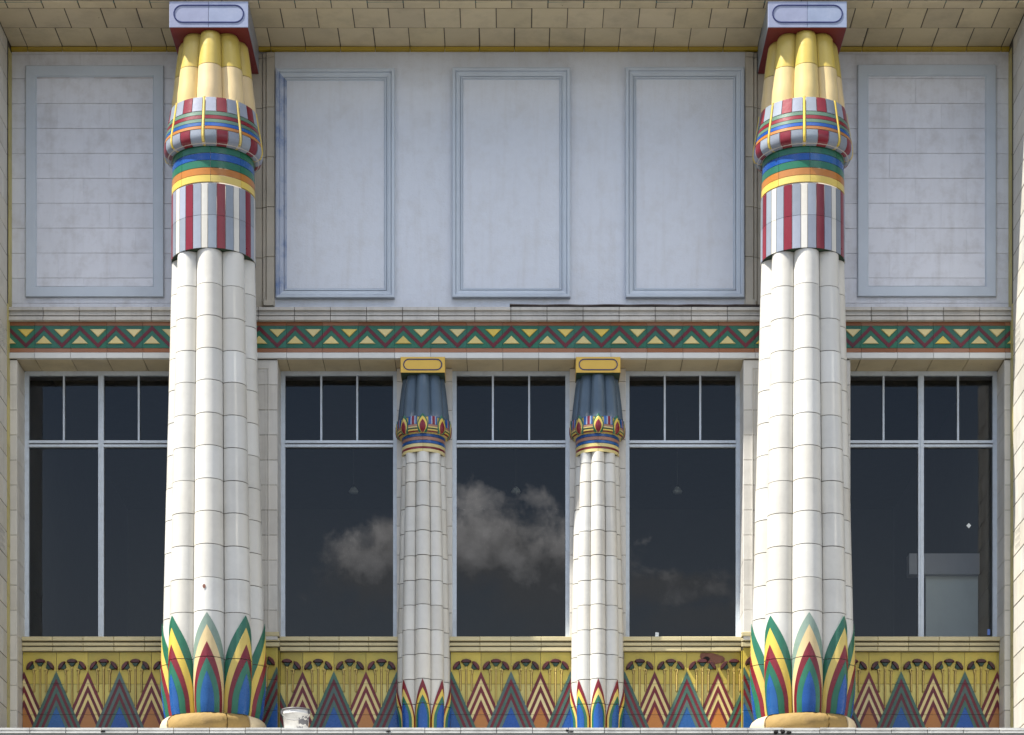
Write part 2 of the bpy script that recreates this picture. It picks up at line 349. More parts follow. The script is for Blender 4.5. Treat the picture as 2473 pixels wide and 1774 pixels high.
# ochre cove between soffit and wall
cv_ = thing('ochre_cove', 'ochre yellow strip of tiles running under the soffit along the wall', 'moulding', (0, YB, ZS))
for k in range(-2, 30):
    a = max(-5.28+k*.379, XL); c = min(-5.28+(k+1)*.379, XR)
    if c-a < .03: continue
    z1 = ZS-.004; z0 = PZ(125, YB)
    part('tile', Mesh().add([(a+.003, .05, z1), (c-.003, .05, z1), (c-.003, .062, z1-.03), (a+.003, .062, z1-.03), (c-.003, YB+.0, z0), (a+.003, YB+.0, z0), (a+.003, YB+.03, z1), (c-.003, YB+.03, z1)],
        [(0, 1, 2, 3), (3, 2, 4, 5), (0, 3, 5, 6), (1, 7, 4, 2), (0, 6, 7, 1)]), YCOVE, cv_)
# wings
def wing(side):
    X = XL if side < 0 else XR; s = -side
    lab = 'shaded tiled return wall closing the recess beside the left bay' if side < 0 else 'sunlit cream tiled return wall closing the recess at the right edge'
    w = thing('wing_wall', lab, 'wall', (X, 0, 0), 'return walls at the two ends of the recess')
    x2 = X+side*2.1
    part('masonry', box(min(X+side*.012, x2), max(X+side*.012, x2), YF, 8.2, 0, ZS+.01), IVORY, w)
    part('mortar', box(min(X+side*.004, X+side*.012), max(X+side*.004, X+side*.012), YF+.002, .4, ZLED, ZS), MORTAR, w)
    voff = PZ(929, 0)-30*COURSE
    vents = [(PZ(830, -.33), PZ(768, -.33)), (PZ(1325, -.33), PZ(1262, -.33))]
    def vrow(z0):   # tile row holding an air brick
        return any(a-.10 < z0 < a+.172 for a, b_ in vents)
    def skip(c, d, a, b_): return vrow(a) and c < -.21 and d > -.47
    for (ua, ub, yy) in ((YF+.003, -.122, 0),):
        tiles(w, AXW, ua, ub, ZLED+.001, ZS-.003, .40, COURSE, X+side*.01, X, IVORY, gap=.007, u_off=-.12-.4*3, v_off=voff, name='tile', skip=skip)
    # air bricks: a block pierced with three rows of four slots
    r0 = math.ceil((ZLED-voff)/COURSE)
    for r in range(r0, r0+40):
        a = voff+r*COURSE
        if not vrow(a) or a > ZS-.3: continue
        st = .2 if r % 2 else 0
        # remaining plain pieces of this row
        ks = [-.12-.4*3+st+.4*k for k in range(-1, 4)]
        lo = max([k for k in ks if k <= -.47]+[YF]); hi = min([k for k in ks if k >= -.21]+[-.122]); hi = min(hi, -.122)
        if -.475-lo > .02: part('tile', tile(lo+.004, -.474, a+.004, a+COURSE-.004, X+side*.01, X, AXW), IVORY, w)
        if hi+.205 > .02: part('tile', tile(-.206, hi-.004, a+.004, a+COURSE-.004, X+side*.01, X, AXW), IVORY, w)
        M = Mesh(); xs0, xs1 = min(X, X+side*.03), max(X, X+side*.03)
        y0, y1, z0, z1 = -.47, -.21, a+.004, a+COURSE-.004
        cols = [y0, y0+.03]; 
        for q in range(4): cols += [y0+.03+q*.055+.022, y0+.03+(q+1)*.055] if q < 3 else [y0+.03+q*.055+.022]
        cols.append(y1)
        # solid bars between slots
        ys = [(y0, y0+.03)]+[(y0+.03+q*.055+.026, y0+.03+(q+1)*.055) for q in range(3)]+[(y0+.03+3*.055+.026, y1)]
        for ya, yb in ys: box(xs0, xs1, ya, yb, z0, z1, M)
        zr = [z0+.035, z0+.11, z0+.185]
        edges = [(z0, zr[0]), (zr[0]+.05, zr[1]), (zr[1]+.05, zr[2]), (zr[2]+.05, z1)]
        xo = X-side*.001
        for za, zb in edges: box(min(xo, X+side*.03), max(xo, X+side*.03), y0, y1, za, zb, M)
        part('air_brick', M, IVORY, w); part('air_brick_black_back', box(min(X+side*.010, X+side*.013), max(X+side*.010, X+side*.013), y0+.002, y1-.002, z0, z1), BLACK, w)  # black sheet behind the slots: their inner dark put in as colour
    # ochre border strip beside the inner corner
    xb = X+s*.004
    zc = PZ(741, 0)
    for (ya, yb, z0, z1) in ((-.118, -.003, ZLED, zc), (-.05, YB, zc+.002, ZS-.06)):
        kk = 0; a = z0
        while a < z1:
            c = min(a+COURSE*2, z1)
            part('border_tile', box(min(xb, X+side*.01), max(xb, X+side*.01), ya, yb, a+.003, c-.003), YBORD, w); a = c
    return w
wing(-1); wing(1)
# masonry behind tiled faces
core = thing('wall_core', 'plain masonry behind the tiled faces of the recess', 'wall', (0, 0, 0))
part('upper_masonry', box(XL, XR, YB+.03, .75, PZ(866, 0)+.03, ZS+.02), WMORTAR, core)
part('lower_masonry', box(XL, XR, .36, .75, 0, ZSILL-.002), WMORTAR, core)
# the room behind the windows
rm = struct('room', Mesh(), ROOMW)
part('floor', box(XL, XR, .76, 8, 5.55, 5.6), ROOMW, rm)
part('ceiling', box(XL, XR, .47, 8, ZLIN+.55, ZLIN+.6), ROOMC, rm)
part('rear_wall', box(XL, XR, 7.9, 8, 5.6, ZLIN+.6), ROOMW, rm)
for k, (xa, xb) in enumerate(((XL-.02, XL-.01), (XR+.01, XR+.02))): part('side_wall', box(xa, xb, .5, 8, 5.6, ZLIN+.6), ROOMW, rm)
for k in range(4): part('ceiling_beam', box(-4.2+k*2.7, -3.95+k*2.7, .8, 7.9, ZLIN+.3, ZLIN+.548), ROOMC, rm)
for lx in (854, 1246, 1636):
    x_, z_ = PX(lx, 3.6), PZ(1192, 3.6)
    lm = thing('pendant_lamp', {854: 'small white pendant lamp inside the window beside the left column', 1246: 'small white pendant lamp inside the middle window', 1636: 'small white pendant lamp inside the window beside the right column'}[lx], 'lamp', (x_, 3.6, z_), 'pendant lamps inside the middle windows')
    part('shade', lathe([(0, z_), (.05, z_+.005), (.06, z_+.03), (.035, z_+.07), (.012, z_+.09), (0, z_+.09)], x_, 3.6, 0, 2*PI, 13), ROOMP, lm)
    part('cord', box(x_-.004, x_+.004, 3.596, 3.604, z_+.09, ZLIN+.55), ROOMW, lm)
pt = thing('partition', 'pale partition board with a header inside the right bay window', 'partition', (4.9, 1.7, 5.6))
part('board', box(PX(2236, 1.7), XR-.02, 1.70, 1.76, 5.6, PZ(1388, 1.7)), ROOMP, pt)
part('header', box(PX(2196, 1.6), XR-.02, 1.60, 1.78, PZ(1386, 1.6), PZ(1336, 1.6)), mat('grey header', (.50, .47, .46), .7), pt)

# ------------------------------------------------------------------ upper wall
def bay_wall(name_label, x0, x1, mats_, smooth_stucco):
    w = thing('recessed_wall', name_label, 'wall', ((x0+x1)/2, YB, PZ(741, YB)))
    z0, z1 = PZ(746, YB), ZS-.002
    part('mortar', box(x0, x1, YB+.008, YB+.03, z0, z1), WMORTAR, w)
    if smooth_stucco:
        part('stucco_face', box(x0, x1, YB+.004, YB+.0079, z0, z1), mats_, w)
    else:
        tiles(w, AXF, x0, x1, z0, z1, .56, COURSE, YB+.02, YB, mats_, gap=.0036, gu=.10, u_off=x0+.19, v_off=PZ(310.3, YB)-12*COURSE, jit=.0012, ch=.0015)
    return w
XMID = (PX(664, YB), PX(1799, YB))
bay_wall('grey lilac painted block wall above the left window behind the framed panel', XL+.001, -3.60, PAINTT, False)
bay_wall('smooth lilac stucco wall holding three moulded panels above the middle windows', *XMID, STUCCO, True)
bay_wall('grey lilac painted block wall above the right window behind the framed panel', 3.55, XR-.001, PAINTT, False)
# beige strips beside the stucco, behind the big columns
def strip(x0, x1, inner, lab):
    w = thing('moulded_strip', lab, 'pilaster', ((x0+x1)/2, YB, PZ(741, YB)), 'beige moulded strips behind the big columns')
    z0, z1 = PZ(742, YB), ZS-.05
    zz_ = [z0]; 
    while zz_[-1] < z1-.001: zz_.append(min(zz_[-1]+COURSE*2, z1))
    if inner > 0: segs = [(x0, x1-.135, .02), (x1-.13, x1-.094, .0), (x1-.09, x1, -.02)]
    else: segs = [(x0, x0+.09, -.02), (x0+.094, x0+.13, .0), (x0+.135, x1, .02)]
    part('mortar', box(x0, x1, YB+.03, YB+.05, z0, z1), MORTAR, w)
    for a, c in zip(zz_, zz_[1:]):
        for (xa, xb, dy) in segs: part('tile', tile(xa, xb, a+.002, c-.002, YB+.045, YB-.01+dy, AXF), BEIGE, w)
    # broken foot block
    xc = x1-.06 if inner > 0 else x0+.06
    M = Mesh(); extr([(xc-.075+random.uniform(0, .02), z0-.01), (xc+.06, z0-.01), (xc+.065, z0+.05), (xc+.02, z0+.085), (xc-.03, z0+.06), (xc-.07, z0+.065)], YB, YB-.07, inset=.2, M=M)
    part('broken_foot', M, BEIGE, w)
strip(-3.60, XMID[0]-.001, 1, 'beige moulded strip between left column and first stucco panel')
strip(XMID[1]+.001, 3.55, -1, 'beige moulded strip between third stucco panel and right column')
# framed panels
def panel(px0, px1, py0, py1, ip, kind, lab, grp):
    """frame of four mitred mouldings round a flat field"""
    x0, x1 = PX(px0, YB-.03), PX(px1, YB-.03); z1, z0 = PZ(py0, YB-.03), PZ(py1, YB-.03)
    t = thing('wall_panel', lab, 'panel', ((x0+x1)/2, YB, z0), grp)
    wdt = ip
    if kind == 'flat': prof = [(0, 0), (0, .030), (.006, .036), (wdt-.012, .036), (wdt, .012), (wdt, 0)]
    else: prof = [(0, 0), (0, .056), (.005, .062), (.028, .062), (.034, .054), (.038, .034), (.042, .040), (.066, .036), (.086, .022), (.090, .010), (.095, .026), (.106, .024), (.110, .006), (wdt, .006), (wdt, 0)]
    def rect(d): return [(x0+d, z0+d), (x1-d, z0+d), (x1-d, z1-d), (x0+d, z1-d)]
    names = ['bottom_moulding', 'moulding', 'top_moulding', 'moulding']
    for i in range(4):
        j = (i+1) % 4; vs_ = []
        for d, h in prof:
            r = rect(d); vs_ += [(r[i][0], YB+.005-h, r[i][1]), (r[j][0], YB+.005-h, r[j][1])]
        # 2 mm mitre gap
        k = len(prof); fs = [(2*a, 2*a+1, 2*a+3, 2*a+2) for a in range(k-1)]
        mm = FRAMEP
        lb = None
        if kind != 'flat' and px0 < 700 and i == 3: mm = FRAMEB; lb = 'left moulding with patches of brighter blue paint'
        part('moulding', Mesh().add(vs_, fs), mm, t, lb)
    if kind == 'flat':
        tiles(t, AXF, x0+wdt, x1-wdt, z0+wdt, z1-wdt, .56, COURSE, YB+.0, YB-.008, PAINTT, gap=.004, gu=.10, u_off=x0+.35, v_off=PZ(310.3, YB)-12*COURSE, jit=.0022, ch=.0015, name='block')
        part('joint_bed', box(x0+wdt-.004, x1-wdt+.004, YB-.001, YB+.004, z0+wdt-.004, z1-wdt+.004), WMORTAR, t)
    else:
        part('field', box(x0+wdt-.004, x1-wdt+.004, YB-.004, YB+.003, z0+wdt-.004, z1-wdt+.004), STUCCO, t)
    return t
G1 = 'framed blank panels in the upper wall'
panel(61.4, 394.7, 157, 716, .118, 'flat', 'blank panel with a flat blue grey frame left of the left column', G1)
panel(2071.8, 2406, 155, 715, .118, 'flat', 'blank panel with a flat blue grey frame right of the right column', G1)
panel(666, 953, 166, 720, .122, 'm', 'moulded blank panel with blue paint patches next to the left column', G1)
panel(1092.6, 1377, 163.5, 719, .122, 'm', 'moulded blank panel above the middle one of the windows', G1)
panel(1511, 1797, 163, 719, .122, 'm', 'moulded blank panel next to the right column', G1)

# ------------------------------------------------------------------ string course, zigzag frieze, lintel
BAYS = {'left': (XL, -3.55, PX(106.2, 0), PX(84.1, 0)), 'middle': (-2.80, 2.76, PX(713, 0), PX(692.2, 0)), 'right': (3.45, XR, PX(2102.8, 0), PX(2079.5, 0))}
PIT = 87*sc(0)
bayname = {'left': 'left of the left column', 'middle': 'between the two big columns', 'right': 'right of the right column'}
for bn, (x0, x1, peak, seam) in BAYS.items():
    if bn == 'left': x1 = -2.81
    if bn == 'right': x0 = 2.77
    t = thing('string_course', 'stepped pale moulding over the zigzag band '+bayname[bn], 'moulding', ((x0+x1)/2, 0, PZ(773, 0)), 'string mouldings above the zigzag band')
    # fillets from top to bottom: (y top, y bottom, front Y)
    fil = [(740.5, 748.5, -.055), (750.5, 756, -.030), (756, 761.0, -.040), (763, 772.5, -.060)]
    ph = seam-PX(692.2, 0)+PX(711.8, 0) if bn == 'middle' else peak
    part('backing', box(x0, x1, -.012, YB+.06, PZ(773, 0), PZ(742, 0)), MORTAR, t)
    k0 = math.floor((x0-ph)/PIT)
    for k in range(k0, k0+20):
        a, c = max(x0, ph+k*PIT), min(x1, ph+(k+1)*PIT)
        if c-a < .02: continue
        M = Mesh()
        for ya, yb, yf in fil: tile(a+.003, c-.003, PZ(yb, yf), PZ(ya, yf), -.005, yf+random.uniform(-.001, .001), AXF, .003, M)
        box(a+.003, c-.003, -.004, YB-.0015, PZ(745, -.05), PZ(741.2, -.05), M)
        part('moulding_block', M, STRING, t)
    # zigzag frieze
    t = thing('zigzag_frieze', 'green frieze of dark red zigzag and cream triangles '+bayname[bn], 'frieze', ((x0+x1)/2, 0, PZ(850, 0)), 'zigzag friezes of the three bays')
    zt, zgt, zgb, zb = PZ(773.6, 0), PZ(786, 0), PZ(840, 0), PZ(850.5, 0)
    part('mortar', box(x0, x1, .012, YB+.06, zb, zt), PMORTAR, t)
    HP = PIT/2; zh = zgt-zgb; th = 11*sc(0)
    k0 = math.floor((x0-seam)/PIT)
    for k in range(k0, k0+20):
        s0 = seam+k*PIT; a, c = max(x0, s0)+.0015, min(x1, s0+PIT)-.0015
        if c-a < .015: continue
        tl = part('tile', tile(a, c, zgb+.001, zgt-.001, .03, .0, AXF, .001), GREEN, t)
        part('border', tile(a, c, zgt+.001, zt, .03, .002+random.uniform(-.001, .001), AXF, .002), TERRA, tl)
        part('border', tile(a, c, zb+.001, zgb-.001, .03, .002+random.uniform(-.001, .001), AXF, .002), TERRA, tl)
        # zigzag strokes: centre line from valley to peak
        M = Mesh()
        for q in range(-2, 3):
            pk = peak+(k+q)*PIT
            for sg in (-1, 1):
                vx = pk+sg*HP
                arm = [(pk, zgt), (vx, zgb+th), (vx, zgb), (pk, zgt-th)]
                pl = clip(arm, a, c, zgb+.001, zgt-.001)
                if pl: extr(pl, .002, -.0045, M=M)
        if M.v: part('zigzag', M, REDM, tl)
        for q in range(-1, 2):
            pk = peak+(k+q)*PIT
            up = [(pk-19.5*sc(0), PZ(830, 0)), (pk+19.5*sc(0), PZ(830, 0)), (pk, PZ(811, 0))]
            dnp = [(pk+HP-19.5*sc(0), PZ(795, 0)), (pk+HP, PZ(814, 0)), (pk+HP+19.5*sc(0), PZ(795, 0))]
            for tri in (up, dnp):
                cxm = sum(p[0] for p in tri)/3
                if cxm < a-.06 or cxm > c+.06: continue
                pl = clip(tri, a, c, zgb, zgt)
                if len(pl) >= 3 and max(p[0] for p in pl)-min(p[0] for p in pl) > .02:
                    part('triangle', extr(pl, .0, -.017, inset=.13), CREAM if random.random() < .78 else YEL, tl)
    # lintel
    t = thing('lintel', 'white tiled lintel with cream underside '+bayname[bn], 'lintel', ((x0+x1)/2, 0, ZLIN), 'lintels over the windows')
    part('backing', box(x0+.002, x1-.002, .012, .45, ZLIN+.012, PZ(851, 0)), MORTAR, t)
    part('inner_block', box(x0+.002, x1-.002, .45, .75, ZLIN+.012, PZ(851, 0)+.02), WMORTAR, t)
    for k in range(k0, k0+20):
        s0 = seam+k*PIT; a, c = max(x0, s0)+.002, min(x1, s0+PIT)-.002
        if c-a < .015: continue
        part('fascia_tile', box(a, c, -.028, .03, ZLIN+random.uniform(-.001, .001), PZ(851.5, -.02)), FASCIA, t)
        part('underside_tile', tile(a+.001, c-.001, .034, .449, ZLIN+.02, ZLIN+.002+random.uniform(-.0015, .001), AXS, .003, tilt=.001), SOFF, t)

# ------------------------------------------------------------------ pilasters and piers
def pilaster(x0, x1, lab, jambs, panel_side=0, grp='tiled pilasters between the windows', yf=0.0, zt=None):
    t = thing('pilaster', lab, 'pilaster', ((x0+x1)/2, yf, ZLED), grp)
    zt = zt or ZLIN-.001
    zb = PZ(1545, yf)+.0 if panel_side else ZLED
    part('mortar', box(x0+.008, x1-.008, yf+.008, .36, zb+.001, zt), MORTAR, t)
    part('inner_masonry', box(x0+.03, x1-.03, .36, .75, ZSILL, ZLIN+.01), WMORTAR, t)
    v_off = PZ(929, 0)-30*COURSE
    r0 = math.floor((zb-v_off)/COURSE)
    for r in range(r0, r0+60):
        a, c = max(zb, v_off+r*COURSE), min(zt, v_off+(r+1)*COURSE)
        if c-a < .015: continue
        # face blocks
        us = [x0+.0, x1-.0]
        if x1-x0 > .5: us = [x0, x0+.2, (x0+x1)/2, x1-.2, x1] if panel_side == 0 else [x0, x0+.235, x1-.235, x1]
        for ua, ub in zip(us, us[1:]):
            L_, R_ = ua == x0, ub == x1
            M = tile(ua+(.0 if L_ else .002), ub-(.0 if R_ else .002), a+.002, c-.002, yf+.06, yf+(.014 if (panel_side and not L_ and not R_ and c < PZ(893, 0)) else 0)+random.uniform(-.001, .001), AXF, .004)
            part('tile', M, PIERT, t)
        for sd in jambs:      # return faces into the window reveal
            X = x0 if sd < 0 else x1; si = -sd
            part('tile', tile(yf+.061, YW+.02, a+.002, c-.002, X+si*.04, X+random.uniform(-.001, .001), AXW, .003), PIERT, t)
    if panel_side:            # raised stepped border on the face
        M = Mesh(); ze = PZ(888, 0); zf = PZ(896, 0); zb2 = PZ(1515, 0)
        for X, sg in ((x1-.092, -1), (x0+.092, 1)):
            part('border_moulding', box(min(X, X+sg*.008), max(X, X+sg*.008), yf-.014, yf+.02, zb2, ze), PIERT, t)
            X2 = X+sg*.03
            part('border_moulding', box(min(X2, X2+sg*.007), max(X2, X2+sg*.007), yf-.010, yf+.02, zb2, zf), PIERT, t)
        part('border_moulding', box(x0+.10, x1-.10, yf-.008, yf+.02, ze-.008, ze), PIERT, t)
        part('border_moulding', box(x0+.13, x1-.13, yf-.005, yf+.02, zf-.007, zf), PIERT, t)
    return t
pilaster(XL+.001, -5.378, 'narrow tiled pilaster in the corner left of the left window', (1,))
pilaster(5.353, XR-.001, 'narrow tiled pilaster in the corner right of the right window', (-1,))
pilaster(-3.694, -2.549, 'wide tiled pilaster with bordered face behind the left column', (-1, 1), 1)
pilaster(2.5155, 3.677, 'wide tiled pilaster with bordered face behind the right column', (-1, 1), 1)
YP = .30
for (a, c, lab) in ((XWL['w2'][1], XWL['w3'][0], 'flat tiled pier behind the small column nearer the left column'), (XWL['w3'][1], XWL['w4'][0], 'flat tiled pier behind the small column nearer the right column')):
    t = thing('pier', lab, 'pier', ((a+c)/2, YP, ZLED), 'flat piers behind the small columns')
    part('mortar', box(a+.006, c-.006, YP+.008, .40, ZLED, ZLIN-.001), MORTAR, t)
    part('inner_masonry', box(a+.02, c-.02, .40, .75, ZSILL-.1, ZLIN+.01), WMORTAR, t)
    z = PZ(921, YP)-18*.318
    while z < ZLIN:
        z0, z1 = max(z, ZLED), min(z+.318, ZLIN-.001)
        if z1-z0 > .02:
            part('tile', tile(a, (a+c)/2-.002, z0+.002, z1-.002, YP+.14, YP+random.uniform(-.001, .001), AXF), PIERT, t)
            part('tile', tile((a+c)/2+.002, c, z0+.002, z1-.002, YP+.14, YP+random.uniform(-.001, .001), AXF), PIERT, t)
        z += .318

# ------------------------------------------------------------------ windows
def window(key, cols, bars, lab):
    x0, x1 = XWL[key]; zt = ZLIN-.001; zb = ZSILL
    y0, y1 = YW, YW+.06
    t = thing('window', lab, 'window', ((x0+x1)/2, YW, zb), 'windows of the recessed bays')
    fw = 13*sc(YW) if cols == 1 else 13*sc(YW)
    fr = .045
    part('frame', box(x0, x0+fr, y0, y1, zb, zt), WFRAME, t); part('frame', box(x1-fr, x1, y0, y1, zb, zt), WFRAME, t)
    part('frame', box(x0+fr, x1-fr, y0, y1, zt-.045, zt), WFRAME, t); part('sill', box(x0+fr, x1-fr, y0-.012, y1, zb, zb+.026), WFRAME, t)
    ztr = (PZ(1063, YW)+PZ(1079, YW))/2
    edges = [x0+fr, x1-fr]
    if cols == 2:
        xm = (x0+x1)/2; part('mullion', box(xm-.03, xm+.03, y0-.004, y1, zb+.026, zt-.045), WFRAME, t)
        part('mullion_bead', box(xm-.008, xm+.008, y0-.012, y0-.0041, zb+.026, zt-.045), WFRAME, t)
        edges = [x0+fr, xm-.03, xm+.03, x1-fr]
    for a, c in zip(edges[::2], edges[1::2]):
        part('transom', box(a, c, y0-.010, y1, ztr+.006, ztr+.034), WFRAME, t)
        part('transom', box(a, c, y0-.006, y1, ztr-.036, ztr-.010), WFRAME, t)
        part('transom_groove', box(a, c, y0+.014, y1, ztr-.010, ztr+.006), LID, t)
        n = bars
        for q in range(1, n+1):
            xb = a+(c-a)*q/(n+1); part('glazing_bar', box(xb-.010, xb+.010, y0+.014, y1-.01, ztr+.034, zt-.045), WFRAME, t)
        lights = [a]+[a+(c-a)*q/(n+1) for q in range(1, n+1)]+[c]
        for i in range(n+1):
            la = lights[i]+(.010 if i else 0); lb = lights[i+1]-(.010 if i < n else 0)
            M = Mesh().add([(la, y0+.035, ztr+.034), (lb, y0+.035, ztr+.034), (lb, y0+.035+random.uniform(-.0015, .0015), zt-.045), (la, y0+.035, zt-.045)], [(0, 1, 2, 3)]) if False else box(la, lb, y0+.035, y0+.036, ztr+.034, zt-.045)
            q1 = random.uniform(-.0025, .0025); part('pane', Mesh().add([(la, y0+.035+q1, ztr+.034), (lb, y0+.035+q1, ztr+.034), (lb, y0+.035-q1, zt-.045), (la, y0+.035-q1, zt-.045)], [(0, 1, 2, 3)]), GLASS, t)
        q1, q2 = random.uniform(-.003, .003), random.uniform(-.002, .002); part('pane', Mesh().add([(a, y0+.035+q1, zb+.026), (c, y0+.035+q2, zb+.026), (c, y0+.035-q1, ztr-.036), (a, y0+.035-q2, ztr-.036)], [(0, 1, 2, 3)]), GLASS, t)
    return t
window('w1', 2, 1, 'double window with white bars left of the left column')
window('w2', 1, 2, 'single window with three top lights beside the left column')
window('w3', 1, 2, 'single window between the two small columns')
window('w4', 1, 2, 'single window with three top lights beside the right column')
window('w5', 2, 1, 'double window right of the right column with pale board inside')
def sticker(px, py, pts, m, lab):
    x, z = PX(px, YW), PZ(py, YW)
    o = part('sticker', extr([(x+a, z+b_) for a, b_ in pts], YW+.034, YW+.031), m, None, origin=(x, YW+.03, z)); props(o, lab, 'sticker')
sticker(2341, 1267, [(0, -.03), (.026, 0), (0, .03), (-.026, 0)], STICK, 'small white diamond sticker on the right window glass')
sticker(2389, 1524, [(-.014, -.035), (.016, -.035), (.016, .03), (-.014, .03)], STICKB, 'tiny blue sticker in the lower corner of the right window')
sticker(1587, 1531, [(-.02, -.03), (.018, -.028), (.02, .025), (-.017, .03)], STICK, 'tiny white sticker at the foot of the window beside the right column')

# ------------------------------------------------------------------ sill mouldings
def sill(x0, x1, lab, yf=.24, y_back=.39, ends=()):
    t = thing('sill_moulding', lab, 'sill', ((x0+x1)/2, yf, ZFT), 'stepped cream sills under the windows')
    dz = ZSILL-ZFT
    rows = [(ZFT+dz*.70, ZSILL-.001, yf-.018), (ZFT+dz*.38, ZFT+dz*.60, yf-.004), (ZFT+.002, ZFT+dz*.30, yf+.0)]
    part('backing', box(x0+.002, x1-.002, yf+.025, y_back, ZFT+.001, ZSILL-.002), MORTAR, t)
    n = max(1, round((x1-x0)/.35)); w = (x1-x0)/n
    for k in range(n):
        M = Mesh()
        for a, c, y in rows: tile(x0+k*w+.0015, x0+(k+1)*w-.0015, a, c, yf+.03, y+random.uniform(-.001, .001), AXF, .005, M)
        box(x0+k*w+.0015, x0+(k+1)*w-.0015, yf+.006, y_back, ZSILL-.02, ZSILL-.0015, M)
        part('sill_block', M, SILLM, t)
    return t
sill(XWL['w1'][0], XWL['w1'][1], 'stepped cream sill under the left window')
sill(XWL['w2'][0], PX(962, .24), 'stepped cream sill between left column and first small column')
sill(PX(1085, .24), PX(1381, .24), 'stepped cream sill between the two small columns')
sill(PX(1501, .24), XWL['w4'][1], 'stepped cream sill between second small column and right column')
sill(XWL['w5'][0], XWL['w5'][1], 'stepped cream sill under the right window')
YPL = .04
sill(XWL['w1'][1]+.004, XWL['w2'][0]+.02, 'projecting piece of sill moulding behind the left column', YPL-.03, .05)
sill(XWL['w4'][1]-.02, XWL['w5'][0]-.004, 'projecting piece of sill moulding behind the right column', YPL-.03, .05)

